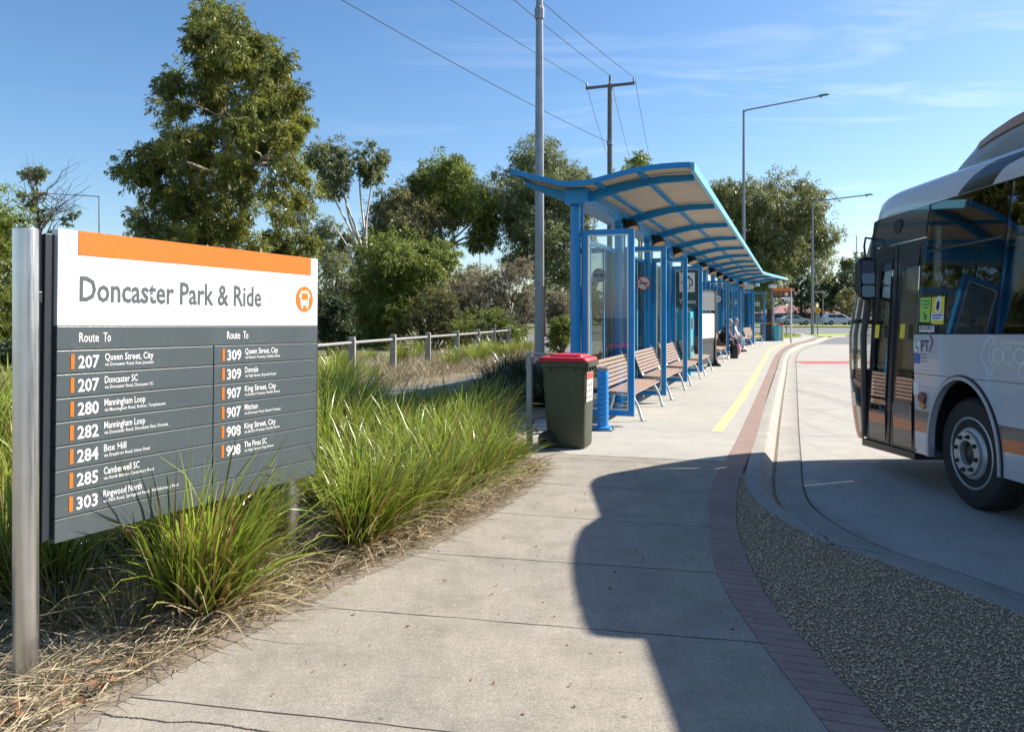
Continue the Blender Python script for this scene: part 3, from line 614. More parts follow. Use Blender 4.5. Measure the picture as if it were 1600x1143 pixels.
for k in SCREENS:
    u = US[k]; f = frame_mesh(u, -.735, 0, .135, 2.745, .078, .06).build('screen_frame', M['blue'], sh, bevel=.004)
    frame_mesh(u, -.657, -.078, .213, 2.667, .016, .072).build('glazing_bead', M['alu'], f)
    m = MB(); m.loft([[SL(u + s, v, z) for v, z in ((-.642, .228), (-.093, .228), (-.093, 2.652), (-.642, 2.652))] for s in (-.004, .004)], caps=True); gl = m.build('pane', M['shelterglass'], f)
    if k in (0, 1, 6, 9, 11):
        ax = (SL(u, 1, 0) - SL(u, 0, 0)).normalized(); ay = Vector((0, 0, 1)); nn = ax.cross(ay) * -1
        nn = Vector((ax.y, -ax.x, 0)); c = SL(u - .006, -.40 if k else -.5, 2.10); m = MB(); r = .125 if k else .10
        q = .13 if k else .0
        if k == 1: m.prism([c + ax * a * .16 + ay * b * .20 for a, b in ((-1, -1), (1, -1), (1, 1), (-1, 1))], nn * 0, nn * .0006, 3)
        disc(m, c, r, 30, 0, ax, ay, nn, .0008); disc(m, c, r * .84, 30, 1, ax, ay, nn, .0017)
        m.prism([c + ax * x + ay * z for x, z in ((-.075*r/.12, -.014), (.08*r/.12, -.014), (.08*r/.12, .010), (-.075*r/.12, .010))], nn * .0026, nn * .0032, 2)
        dg = (ax + ay).normalized(); dp = (ax - ay).normalized()
        m.prism([c + dp * a * r * .86 + dg * b * .010 for a, b in ((-1, -1), (1, -1), (1, 1), (-1, 1))], nn * .0034, nn * .004, 0)
        m.build('no_smoking_sticker_and_reflection', [M['galv'] if k == 0 else M['red'] if k == 1 else M['paper'], M['galv'] if k == 0 else M['paper'], M['black'], M['shelterglass']], f)  # on the nearest screen the grey disc is a painted reflection of the sticker
for k in range(11):
    u0, u1 = US[k] + .06, US[k+1] - .14
    m = MB(); V0 = -.875
    for z in (2.66, .16): m.bar(SL(u0, V0, z), SL(u1, V0, z), .05, .07)
    fr = m.build('back_frame', M['blue'], sh, bevel=.004)
    m = MB()
    for i in (0, 1, 2, 3): uu = u0 + (u1 - u0) * i / 3; m.bar(SL(uu, V0, .195), SL(uu, V0, 2.625), .035, .05)
    m.build('mullion', M['bluesunlit'] if k % 2 else M['blue'], fr, bevel=.003)  # alternate bays take the paler colour to paint sunlit mullions
    m = MB(); ax = (SL(u1, V0, 0) - SL(u0, V0, 0)).normalized(); nx = Vector((ax.y, -ax.x, 0))
    m.prism([SL(u0, V0, .19), SL(u1, V0, .19), SL(u1, V0, 2.63), SL(u0, V0, 2.63)], nx * -.004, nx * .004); m.build('back_pane', M['shelterglass'], fr)
# ticket panel behind the fourth screen
m = MB(); uu = US[3] - .012
m.loft([[SL(uu + s, v, z) for v, z in ((-.64, 1.72), (-.095, 1.72), (-.095, 2.65), (-.64, 2.65))] for s in (-.002, .002)], caps=True); tp = m.build('ticket_panel', M['panelteal'], sh)
m = MB(); uq = uu - .004
def tq(v, z, d=0): return SL(uq - d, v, z)
m.prism([tq(-.555, 2.10), tq(-.18, 2.10), tq(-.18, 2.58), tq(-.555, 2.58)], (0, 0, 0), (0, -.001, 0), 0)
m.prism([tq(-.44, 2.18, .0012), tq(-.30, 2.18, .0012), tq(-.30, 2.50, .0012), tq(-.44, 2.50, .0012)], (0, 0, 0), (0, -.001, 0), 1)
m.prism([tq(-.425, 2.20, .0024), tq(-.315, 2.20, .0024), tq(-.315, 2.43, .0024), tq(-.425, 2.43, .0024)], (0, 0, 0), (0, -.001, 0), 0)
pts = [tq(-.30 + .075 * math.cos(R(a)), 2.34 + .11 * math.sin(R(a)), .0012) for a in range(-90, 91, 15)] + [tq(-.30 + .045 * math.cos(R(a)), 2.34 + .075 * math.sin(R(a)), .0012) for a in range(90, -91, -15)]
m.prism(pts, (0, 0, 0), (0, -.001, 0), 1); m.prism([tq(-.53, 2.34, .0012), tq(-.46, 2.38, .0012), tq(-.46, 2.30, .0012)], (0, 0, 0), (0, -.001, 0), 1)
m.build('ticket_symbol', [M['textwhite'], M['panelteal']], tp)
text('ticket_lettering', 'Tickets', .105, .40, lambda x, z: tq(x, z, .001), M['textwhite'], tp, .01, x=-.56, z=1.82)
# stop number plate hanging near the far end
m = MB(); m.loft([[SL(US[10] + s, v, z) for v, z in ((-.45, 2.80), (-.05, 2.80), (-.05, 3.05), (-.45, 3.05))] for s in (-.01, .01)], caps=True); m.build('hanging_plate', M['paper'], sh)

# ------------------------------------------------------------------ benches (one per bay)
def make_bench():
    o = empty('slatted_bench', (0, 0, 0))
    L = 1.15
    m = MB()
    for k in range(7):
        x = -.07 - k * .062; z = .432 + .0025 * k - (.012 if k == 0 else 0); m.box((x - .052, -L, z - .028), (x, L, z))
    m.build('seat', M['slat'], o, bevel=.005)
    m = MB()
    for k in range(7):
        z = .50 + k * .058; x = -.515 - k * .022; m.bar((x, -L, z), (x, L, z), .028, .048, up=(-.35, 0, 1))
    m.build('backrest', M['slat'], o, bevel=.005)
    for y in (-.95, .95):
        m = MB(); m.tube([(.03, y, .012), (-.0, y, .05), (-.05, y, .22), (-.13, y, .37), (-.25, y, .39), (-.42, y, .385), (-.505, y, .43), (-.545, y, .52), (-.69, y, .92)], [.022, .021, .021, .021, .021, .021, .019, .017, .014], 8)
        m.tube([(-.40, y, .385), (-.44, y, .22), (-.50, y, .05), (-.53, y, .012)], .021, 8); m.lathe([(.05, 0), (.05, .01), (.02, .018)], 12, 'Z', (.03, y, 0)); m.lathe([(.05, 0), (.05, .01), (.02, .018)], 12, 'Z', (-.53, y, 0))
        m.build('leg', M['alu'], o, smooth=40)
    for y in (-1.12, 0, 1.12):
        m = MB()
        for k in range(7):
            m.bar((-.525 - k * .022, y, .475 + k * .058), (-.547 - k * .022, y, .533 + k * .058), .02, .03)
        m.build('bracket', M['black'], o)
    return o
bl = {0: 'nearest slatted timber bench, seen through the first glass screen', 1: 'slatted timber bench between the second and third glass screens', 2: 'slatted timber bench in front of the glass Tickets screen', 3: 'slatted timber bench beside the black timetable stand', 5: 'slatted timber bench just past the timetable stand with a person in black', 6: 'slatted timber bench under the person in a patterned pink top', 7: 'slatted timber bench under the person in pale jeans', 9: 'slatted timber bench in the second last bay of the shelter', 10: 'farthest slatted timber bench near the end of the shelter'}
bench0 = make_bench(); first = True
for k, lb in bl.items():
    b = bench0 if first else copy_tree(bench0); first = False
    u = US[k] + 1.475; p = RotS @ LOC(u, 0) + O2; b.location = (p.x, p.y, 0); b.rotation_euler = (0, 0, -AX - (BEND if u > UB else 0))
    tag(b, lb, 'bench', 'slatted benches along the shelter')
# ------------------------------------------------------------------ timetable stand and ticket machine
p = W(12.55, -.26); ts = empty('timetable_stand', tuple(p), (0, 0, -AX - R(13)), 'tall black freestanding timetable stand with glazed white poster pages', 'timetable stand')
m = MB(); m.box((-.09, -.76, .02), (.05, -.64, 2.28)); m.box((-.09, .64, .02), (.05, .74, 2.28)); m.box((-.025, -.64, 2.2), (.025, .64, 2.26)); m.box((-.025, -.64, .72), (.025, .64, .80)); m.build('frame', M['black'], ts, bevel=.004)
hp = MB().box((-.02, -.64, 1.66), (.034, .64, 2.2)).build('header_panel', paint('grey header panel', (.10, .11, .12), .4, .1), ts)
m = MB().box((-.02, -.64, .80), (.022, .64, 1.60)).build('poster_board', M['signdark'], ts)
for q in (-.42, 0, .42):
    m = MB().box((.022, q - .19, .86), (.026, q + .19, 1.57)).build('poster', M['paper'], ts)
    mm = MB()
    for r_ in range(10): mm.box((.026, q - .16, .93 + r_ * .055), (.0266, q - .16 + random.uniform(.15, .32), .945 + r_ * .055))
    mm.build('poster_print', M['galv'], m)
for q in (-.68, .68):
    m = MB(); m.prism([Vector((x, q - .05, z)) for x, z in ((-.2, 0), (.2, 0), (.2, .05), (.12, .10), (.04, .30), (-.04, .30), (-.12, .10), (-.2, .05))], (0, 0, 0), (0, .1, 0)); m.build('foot', M['black'], ts, bevel=.006)
MB().box((-.012, -.64, .1), (.012, .64, .72)).build('lower_panel', M['signdark'], ts)
p = W(9.55, -.50); tm = empty('ticket_machine', tuple(p), (0, 0, -AX), 'teal ticket machine standing behind the Tickets panel', 'ticket machine')
m = MB(); m.box((-.17, -.30, 0), (.17, .30, 1.62)); m.build('cabinet', M['teal'], tm, bevel=.03, seg=3)
MB().box((.168, -.22, 1.18), (.176, .1, 1.45)).build('display', M['black'], tm); MB().box((.168, .14, 1.15), (.178, .25, 1.45)).build('keypad', M['alu'], tm); MB().box((.168, -.2, .6), (.18, .2, .75)).build('ticket_tray', M['signdark'], tm)
# ------------------------------------------------------------------ the bus
M['buswhite'] = paint('bus white paint', (.50, .50, .52), .22, .04, 0, 2, coat=.5)
M['busdark'] = paint('bus dark gloss panel', (.012, .016, .02), .12, .1, coat=.6)
M['busframe'] = paint('bus satin black frame', (.022, .024, .027), .35, .15)
M['busorange'] = paint('bus orange stripe', (.64, .125, .022), .3, .06, coat=.3)
M['busgrey'] = paint('bus grey brown stripe', (.115, .10, .09), .3, .06, coat=.3)
M['busgrime'] = paint('bus lower skirt', (.42, .42, .43), .35, .12, dirt=(.30, .28, .25))
M['busglass'] = glass('tinted bus glass', (.66, .69, .70), .85, fl=.04, k=.95)
M['doorglass'] = glass('bus door glass', (.66, .70, .70), .9, fl=.05, k=1.2)
M['podgrey'] = paint('roof pod grey', (.27, .28, .30), .22, .08, coat=.5)
M['rim'] = paint('dull steel wheel', (.50, .50, .49), .45, .15, .5, 9, dirt=(.12, .11, .10))
M['amber'] = paint('amber lamp', (.75, .26, .02), .2, .1, coat=.6)
M['redlens'] = paint('dark red lamp', (.16, .035, .02), .2, .1, coat=.6)
M['inside'] = paint('bus interior panel', (.22, .23, .24), .6, .1)
M['floor'] = paint('bus floor', (.07, .07, .075), .7, .2)
M['seat'] = paint('blue seat fabric', (.03, .07, .17), .8, .2, 0, 20)
M['rodyellow'] = paint('yellow handrail', (.70, .46, .04), .4, .1)
M['printgreen'] = paint('green poster', (.35, .60, .06), .5, .05)
M['printyellow'] = paint('yellow poster', (.80, .62, .03), .5, .05)
M['printblue'] = paint('blue print', (.05, .14, .42), .5, .05)
M['mauve'] = paint('mauve print', (.25, .09, .13), .5, .05)
M['outline'] = paint('pale outline decal', (.82, .82, .82), .4, .03)
bus = empty('city_bus', (3.87, 6.67, -.12), (R(-1.46), 0, R(.47)), 'white city bus with orange stripe, tinted windows and roof pod', 'bus')
BW = 2.5
def sx(z): return 0 if z < 1.5 else .17 * (z - 1.5) / 1.25
def SP(y, z, d=0, side=0): x = sx(z) + d; return Vector((x if not side else BW - x, y, z))
def side_poly(m, pts, d0, d1, mi=0, side=0):
    n = len(pts); m.add([SP(y, z, d0, side) for y, z in pts] + [SP(y, z, d1, side) for y, z in pts],
        [tuple(range(n)), tuple(range(n, 2 * n))[::-1]] + [(i, (i+1) % n, n + (i+1) % n, n + i) for i in range(n)], mi)
AZ, AH, AWD = .47, .635, .505
def arch_y(z): return AWD * math.sqrt(max(0, 1 - ((z - AZ) / AH) ** 2)) if z > AZ else AWD
def arch_pts(yc, n=20, g=0): return [(yc + (AWD + g) * math.cos(math.pi * k / n), AZ + (AH + g) * math.sin(math.pi * k / n)) for k in range(n + 1)]
REAR = -9.55; DR, DF = .77, 1.83; RA = -6.0
for side, front in ((0, DR), (1, DF)):
    low = [(REAR, 1.497), (REAR, .40)] + [(RA - AWD, .37)] + arch_pts(RA)[::-1] + [(RA + AWD, .37), (-AWD, .37)] + arch_pts(0)[::-1] + [(AWD, .37), (front, .37), (front, 1.497)]
    m = MB(); side_poly(m, low, 0, .03, 0, side); sp = m.build('side_panel', M['buswhite'], bus)
    for z0, z1, nm, mt in ((.579, .677, 'orange_stripe', 'busorange'), (.677, .78, 'grey_stripe', 'busgrey')):
        for ya, yb in ((front, 'f'), ('r', 'R'), ('r2', REAR)):
            n = 4; zs = [z0 + (z1 - z0) * k / n for k in range(n + 1)]
            if yb == 'f': a = [front] * (n + 1); b = [arch_y(z) + .055 for z in zs]
            elif ya == 'r': a = [-arch_y(z) - .055 for z in zs]; b = [RA + arch_y(z) + .055 for z in zs]
            else: a = [RA - arch_y(z) - .055 for z in zs]; b = [REAR] * (n + 1)
            m = MB(); side_poly(m, list(zip(a, zs)) + list(zip(b, zs))[::-1], -.002, 0, 0, side); m.build(nm, M[mt], sp)
    m = MB(); side_poly(m, [(front, 1.121), (REAR, 1.121), (REAR, 1.126), (front, 1.126)], -.0012, 0, 0, side)
    for yy in (-.86, -2.6, -4.4): side_poly(m, [(yy, .38), (yy, 1.12), (yy - .004, 1.12), (yy - .004, .38)], -.0011, 0, 0, side)
    m.build('panel_seam', M['busframe'], sp)
    for yc in (0, RA):
        m = MB(); q = [(yc + AWD, .37)] + arch_pts(yc, 24) + [(yc - AWD, .37)]; q2 = [(yc + AWD + .03, .37)] + arch_pts(yc, 24, .03) + [(yc - AWD - .03, .37)]
        m.loft([[SP(*a, -.022, side), SP(*b, -.022, side), SP(*b, .0, side), SP(*a, .05, side)] for a, b in zip(q, q2)], caps=True); m.build('arch_lip', M['busgrime'], sp, smooth=50)
        q3 = [(yc + AWD + .045, .37)] + arch_pts(yc, 24, .045) + [(yc - AWD - .045, .37)]
        m = MB(); m.loft([[SP(*a, -.010, side), SP(*b, -.010, side), SP(*b, .0, side), SP(*a, .0, side)] for a, b in zip(q2, q3)], caps=True); m.build('arch_seal', M['black'], sp)
        m = MB(); m.loft([[SP(*a, .04, side), SP(*a, .75, side)] for a in q], closed=False); side_poly(m, [(yc - AWD, .37)] + [(a, b) for a, b in arch_pts(yc, 24)[::-1]] + [(yc + AWD, .37)], .75, .76, 0, side); m.build('wheel_well', M['black'], sp)
    # glazed band
    ys = [front, -.46, -1.97, -3.48, -4.99, -6.5, -8.01, REAR + .03] if not side else [DF + .1, .7, -.46, -1.97, -3.48, -4.99, -6.5, -8.01, REAR + .03]
    for a, b in zip(ys[:-1], ys[1:]):
        m = MB(); side_poly(m, [(a - .012, 1.505), (b + .012, 1.505), (b + .012, 2.745), (a - .012, 2.745)], .002, .008, 0, side); wi = m.build('window', M['busglass'], bus)
        m = MB()
        for pl in ([(a, 1.497), (b, 1.497), (b, 1.56), (a, 1.56)], [(a, 2.70), (b, 2.70), (b, 2.752), (a, 2.752)], [(a, 1.56), (a - .05, 1.56), (a - .05, 2.70), (a, 2.70)], [(b + .05, 1.56), (b, 1.56), (b, 2.70), (b + .05, 2.70)]): side_poly(m, pl, .009, .05, 0, side)
        m.build('window_frame', M['busframe'], wi)
        if a < .8 and a > -8:
            m = MB(); side_poly(m, [(a - .05, 2.28), (b + .05, 2.28), (b + .05, 2.30), (a - .05, 2.30)], .001, .02, 0, side); m.build('window_bar', M['busframe'], wi)
SEC = [(.17, 2.752), (.179, 2.82), (.19, 2.885), (.204, 2.94), (.228, 2.985), (.27, 3.015), (.36, 3.033), (.6, 3.046), (.85, 3.052), (1.25, 3.056)]
SECF = SEC + [(BW - x, z) for x, z in SEC[-2::-1]]
m = MB(); rings = []
for y, f, ins in ((REAR, 1, 0), (-6, 1, 0), (-3, 1, 0), (0, 1, 0), (1.05, 1, 0), (1.42, 1, 0), (1.58, .985, .004), (1.72, .93, .012), (1.85, .83, .03), (1.96, .69, .07), (2.06, .51, .14), (2.14, .31, .24), (2.20, .12, .34), (2.24, 0.0, .42)):
    rings.append([Vector((1.25 + (x - 1.25) * (1 - ins / 1.1), y, 2.752 + (z - 2.752) * f)) for x, z in SECF])
m.loft(rings, closed=False); m.build('roof', M['buswhite'], bus, smooth=40)
def cx(z):
    for (x0, z0), (x1, z1) in zip(SEC, SEC[1:]):
        if z0 <= z <= z1: return x0 + (x1 - x0) * (z - z0) / (z1 - z0)
    return .17
m = MB(); rows = [(2.755, .30, -.20), (2.80, .25, -.24), (2.86, .15, -.31), (2.89, .09, -.39), (2.92, .0, -.62), (2.945, -.09, -1.3), (2.965, -.2, -2.2)]
m.loft([[Vector((cx(z) - .003, a + (b - a) * k / 10, z + .0015)) for k in range(11)] for z, a, b in rows], closed=False); m.build('roof_flash', M['busdark'], bus, smooth=40)
# front shell: glass nose and bumper
LV = [(.35, 1.88), (.42, 1.93), (.55, 1.98), (.70, 2.02), (.85, 2.045), (1.0, 2.065), (1.15, 2.08), (1.3, 2.08), (1.5, 2.07), (1.87, 2.03), (2.2, 1.95), (2.47, 1.85), (2.752, 1.74)]
def ring(z, ys, r=.5):
    x0 = sx(z); pts = [Vector((x0, DF, z)), Vector((x0, (DF + ys) / 2, z))]
    for k in range(9): a = R(180 - 90 * k / 8); pts.append(Vector((x0 + r + r * math.cos(a), ys + r * math.sin(a), z)))
    half = pts[:]; mid = [Vector((x0 + r + (BW - 2*x0 - 2*r) * k / 5, ys + r + .04 * math.sin(math.pi * k / 5), z)) for k in range(1, 5)]
    return half + mid + [Vector((BW - p.x, p.y, z)) for p in reversed(half)]
def shell(levels, name, mat): m = MB(); m.loft([ring(z, y) for z, y in levels], closed=False); return m.build(name, mat, bus, smooth=45)
shell(LV[5:], 'windscreen', M['busglass'])
bumper = MB(); rg = [ring(z, y) for z, y in LV[:6]]; bumper.loft(rg, closed=False)
nb = len(rg[0]); mi = []
for i in range(5):
    for k in range(nb - 1):
        kk = min(k, nb - 2 - k); lim = (.2, .8, 1.4, 2.2, 3.2)[i]
        mi.append(2 if kk < lim - .5 else 3 if kk < lim + .5 else (1 if i < 4 else 0))
bumper.m = mi; bumper.build('front_bumper', [M['buswhite'], M['busorange'], M['busdark'], M['alu']], bus, smooth=45)
m = MB()
for z, y in ((1.02, 2.07), (1.62, 2.06)):
    r0 = ring(z, y); r1 = ring(z + (.05 if z > 1.5 else .03), y); m.loft([[p + Vector((.004, 0, 0)) for p in r0[:13]], [p + Vector((.004, 0, 0)) for p in r1[:13]]], closed=False)
m.build('windscreen_bar', M['busframe'], bus)
m = MB()
m.tube([SP(DF + .02, z, .02, 1) for z in (.38, 1.0, 1.5, 2.1, 2.74)], .028, 8); m.build('corner_pillar', M['busframe'], bus, smooth=40)
m = MB(); m.tube([SP(DF + .02, z, .02, 0) for z in (.38, 1.0, 1.5, 2.1, 2.74)], .028, 8)
m.loft([[SP(DF + .06, z, -.003), SP(DF + .0, z, -.003)] for z in (.36, 1.0, 1.5, 2.1, 2.74)], closed=False); m.build('corner_pillar', M['busframe'], bus, smooth=40)
# door header, door leaves, step
m = MB(); side_poly(m, [(DF, 2.44), (DR, 2.44), (DR, 2.752), (DF, 2.752)], 0, .05); hdr = m.build('door_header', paint('sky tinted black header panel', (.025, .05, .06), .15, .1, coat=.6), bus)  # teal lift in the black is reflected sky put into the colour
m = MB(); c = SP(1.33, 2.615, -.002); m.lathe([(.075, -.012), (.078, .004), (.06, .008)], 24, 'X', c); m.build('side_camera', M['black'], hdr)
DM = (DF + DR) / 2
for a, b, gz in ((DF - .015, DM + .012, .70), (DM - .012, DR + .015, .84)):
    m = MB(); w = .085
    side_poly(m, [(a, .37), (a - w, .37), (a - w, 2.43), (a, 2.43)], .012, .05); side_poly(m, [(b + w, .37), (b, .37), (b, 2.43), (b + w, 2.43)], .012, .05)
    side_poly(m, [(a - w, 2.17), (b + w, 2.17), (b + w, 2.43), (a - w, 2.43)], .014, .05); side_poly(m, [(a - w, .37), (b + w, .37), (b + w, gz), (a - w, gz)], .014, .05)
    d = m.build('door', M['busframe'], bus)
    m = MB(); side_poly(m, [(a - w, gz), (b + w, gz), (b + w, 2.17), (a - w, 2.17)], .022, .028); m.build('door_glass', M['doorglass'], d)
    m = MB(); side_poly(m, [(a - w + .01, .56), (b + w - .01, .56), (b + w - .01, .665), (a - w + .01, .665)], .012, .014, 0)
    side_poly(m, [(a - w + .01, .667), (b + w - .01, .667), (b + w - .01, gz - .02), (a - w + .01, gz - .02)], .012, .014, 1); side_poly(m, [(a - w + .01, .40), (b + w - .01, .40), (b + w - .01, .558), (a - w + .01, .558)], .012, .014, 1)
    m.build('door_stripe', [M['busorange'], M['busgrey']], d)
    m = MB(); side_poly(m, [((a + b) / 2 + .045, 1.46), ((a + b) / 2 - .045, 1.46), ((a + b) / 2 - .045, 1.60), ((a + b) / 2 + .045, 1.60)], .0195, .0215); m.build('door_sticker', M['printyellow'], d)
m = MB(); m.tube([SP(DM - .06, .8, .012), SP(DM - .06, 2.1, .012)], .012, 8); m.tube([SP(DM + .06, .8, .012), SP(DM + .06, 2.1, .012)], .012, 8); m.build('door_seal', M['rubber'], bus)
m = MB(); side_poly(m, [(DF + .03, .285), (DR - .01, .30), (DR - .01, .365), (DF + .03, .36)], -.012, .3); m.build('door_step', M['black'], bus, bevel=.004)
m = MB(); side_poly(m, [(DR - .005, .385), (DR - .03, .385), (DR - .03, 2.75), (DR - .005, 2.75)], -.0015, .05); m.build('door_pillar', M['busframe'], bus)
# wheels
def wheel(xc, yc, sgn_):
    def L(m, prof, mi=0, n=40): m.lathe([(r, x * sgn_) for r, x in prof], n, 'X', (xc, yc, .478), mi)
    m = MB(); L(m, [(.30, -.135), (.36, -.148), (.44, -.140), (.465, -.118), (.478, -.085), (.479, -.03), (.470, -.028), (.470, -.020), (.479, -.018), (.479, .018), (.470, .02), (.470, .028), (.479, .03), (.478, .085), (.465, .118), (.30, .13)]); ty = m.build('wheel', M['rubber'], bus, smooth=35)
    m = MB(); L(m, [(.305, -.128), (.31, -.140), (.298, -.146), (.288, -.135), (.282, -.09), (.262, -.085), (.235, -.118), (.21, -.150), (.19, -.156), (.17, -.10)]); m.build('rim', M['rim'], ty, smooth=35)
    m = MB(); L(m, [(.183, -.10), (.187, -.17), (.183, -.182), (.112, -.184), (.104, -.176), (.102, -.09)]); hb = m.build('hub', M['rim'], ty, smooth=35)
    m = MB(); L(m, [(.1, -.06), (.1, -.13), (.06, -.15), (.02, -.152)], 0, 20); m.build('hub_cap', M['black'], ty, smooth=35)
    for k in range(8):
        a = 2 * math.pi * (k + .3) / 8; m = MB(); m.lathe([(.021, -.18 * sgn_), (.021, -.188 * sgn_), (.014, -.189 * sgn_), (.014, -.21 * sgn_), (.009, -.214 * sgn_)], 8, 'X', (xc, yc + .147 * math.cos(a), .478 + .147 * math.sin(a))); m.build('wheel_nut', M['busframe'], ty)
for yc in (0, RA): wheel(.215, yc, 1); wheel(BW - .215, yc, -1)
# roof pod
m = MB(); rings = []
for y, f, w_ in ((.80, .0, .80), (.77, .10, .815), (.70, .24, .83), (.58, .42, .845), (.40, .62, .85), (.18, .78, .85), (-.1, .90, .85), (-.5, .98, .85), (-.8, 1, .85), (-1.35, 1, .85), (-1.5, .95, .85), (-1.58, .7, .85), (-1.6, .0, .85)):
    zb = 3.0; H = .50 * f; q = [(-w_, zb), (-w_ - .02, zb + .5 * H), (-w_ + .03, zb + .78 * H), (-w_ + .16, zb + .95 * H), (-w_ + .4, zb + H), (w_ - .4, zb + H), (w_ - .16, zb + .95 * H), (w_ - .03, zb + .78 * H), (w_ + .02, zb + .5 * H), (w_, zb)]
    rings.append([Vector((1.25 + a, y, b)) for a, b in q])
m.loft(rings, caps=True); pod = m.build('roof_pod', M['podgrey'], bus, smooth=50)
m = MB(); rs = []
for y, f in ((.36, .66), (.18, .78), (-.1, .90), (-.5, .98), (-.8, 1), (-1.15, .985)):
    H = .5 * f; rs.append([Vector((1.25 - .85 + .03 - .004 + d, y, 3.0 + h * H)) for h, d in ((.54, -.052), (.775, -.006))])
m.loft([[p + Vector((-.006, 0, .002)) for p in r] for r in rs], closed=False); m.build('pod_stripe', paint('pod bronze stripe', (.40, .20, .075), .3, .1), pod, smooth=60)
# rear wall, floor, ceiling, inner walls
ps = [(0, .4), (0, 1.5), (.17, 2.75)] + SEC[2:] + [(BW - x, z) for x, z in SEC[-2:1:-1]] + [(BW - .17, 2.75), (BW, 1.5), (BW, .4)]
m = MB(); m.prism([Vector((x, REAR, z)) for x, z in ps], (0, 0, 0), (0, -.05, 0)); m.build('rear_panel', M['buswhite'], bus)
m = MB(); m.box((.74, REAR + .02, .36), (BW - .74, 2.35, .42)); m.box((.035, .50, .361), (.738, 1.85, .419)); m.box((.035, -5.5, .361), (.738, -.50, .419)); m.box((BW - .738, -5.5, .361), (BW - .035, -.50, .419)); m.box((BW - .738, .50, .361), (BW - .035, 1.85, .419)); m.box((.04, REAR + .02, .44), (BW - .04, -4.6, .85)); m.build('floor', M['floor'], bus)
m = MB(); m.box((.25, REAR + .02, 2.86), (BW - .25, 1.3, 2.875)); m.box((.20, REAR + .02, 2.70), (.5, .7, 2.84)); m.box((BW - .5, REAR + .02, 2.70), (BW - .2, .7, 2.84)); m.build('ceiling', M['inside'], bus)
m = MB(); m.box((.045, -9.4, .86), (.06, -.62, 1.49)); m.box((BW - .06, -9.4, .86), (BW - .045, -.62, 1.49)); m.build('inner_lining', M['inside'], bus)
for r_ in range(9):
    for q in (.14, .56, 1.52, 1.94):
        y = -.72 - r_ * .78; z0 = .42 if y > -4.5 else .85
        if (r_ == 0 and q > 1) : continue
        m = MB(); m.box((q, y - .42, z0 + .38), (q + .40, y, z0 + .46)); m.bar((q + .2, y - .44, z0 + .42), (q + .2, y - .56, z0 + 1.12), .40, .08, up=(0, 1, .2)); m.box((q + .1, y - .3, z0), (q + .3, y - .15, z0 + .38)); m.build('passenger_seat', M['seat'], bus, bevel=.025)
for x, y in ((.55, .62), (1.55, .5), (.95, -.65), (1.5, -2.2), (.95, -3.8), (1.5, -5.4), (.42, 1.0)):
    m = MB(); m.tube([(x, y, .42), (x, y, 2.86)], .018, 8); m.build('handrail', M['rodyellow'], bus, smooth=40)
m = MB(); m.box((1.25, .95, .42), (1.28, 1.95, 1.2)); m.box((1.25, .92, .42), (2.4, .95, 1.25)); m.build('driver_partition', M['inside'], bus)
m = MB(); m.box((1.62, 1.0, .75), (2.1, 1.45, .95)); m.box((1.68, 1.0, .95), (2.04, 1.10, 1.55)); m.build('driver_seat', M['seat'], bus, bevel=.03)
m = MB(); m.box((.12, 2.02, .9), (BW - .12, 2.42, 1.1)); m.box((1.5, 1.75, .9), (2.2, 2.05, 1.12)); m.build('dashboard', M['floor'], bus, bevel=.03)
m = MB(); m.tube([(1.86 + .21 * math.cos(a), 1.66 + .08 * math.sin(a), 1.16 + .19 * math.sin(a)) for a in np.linspace(0, 2 * math.pi, 25)], .014, 6); m.build('steering_wheel', M['black'], bus)
m = MB(); m.box((.25, .63, 1.9), (.8, .66, 2.55)); m.build('hanging_notice', M['paper'], bus)
# mirror
m = MB(); m.tube([SP(1.86, 2.55, .03), SP(1.84, 2.56, -.10), SP(1.78, 2.46, -.13), SP(1.72, 2.30, -.12)], .012, 8); m.build('mirror_arm', M['black'], bus, smooth=40)
m = MB(); q = rrect(0, 0, .195, .46, .07, 6); cxm, cym, czm = -.02, 1.66, 2.10
ang = R(12); e1 = Vector((math.cos(ang), math.sin(ang), 0)); e2 = Vector((-math.sin(ang), math.cos(ang), 0)); cM = Vector((cxm, cym, czm))
m.loft([[cM + e1 * a * s_ + Vector((0, 0, b * s_)) + e2 * d for a, b in q] for s_, d in ((.93, -.004), (1, .01), (1, .05), (.8, .11), (.4, .13))], caps=True); mr = m.build('mirror', M['black'], bus, smooth=40)
t = NT('mirror glass'); t.base((.8, .82, .84)); t.set(Metallic=1.0, Roughness=.02); M['mirror'] = t.mat
m = MB()
for z0, z1 in ((-.06, .195), (-.20, -.075)):
    m.prism([cM + e1 * a + Vector((0, 0, b + (z0 + z1) / 2)) - e2 * .006 for a, b in rrect(0, 0, .155, z1 - z0, .025, 4)], (0, 0, 0), e2 * -.002)
m.build('mirror_glass', M['mirror'], mr)
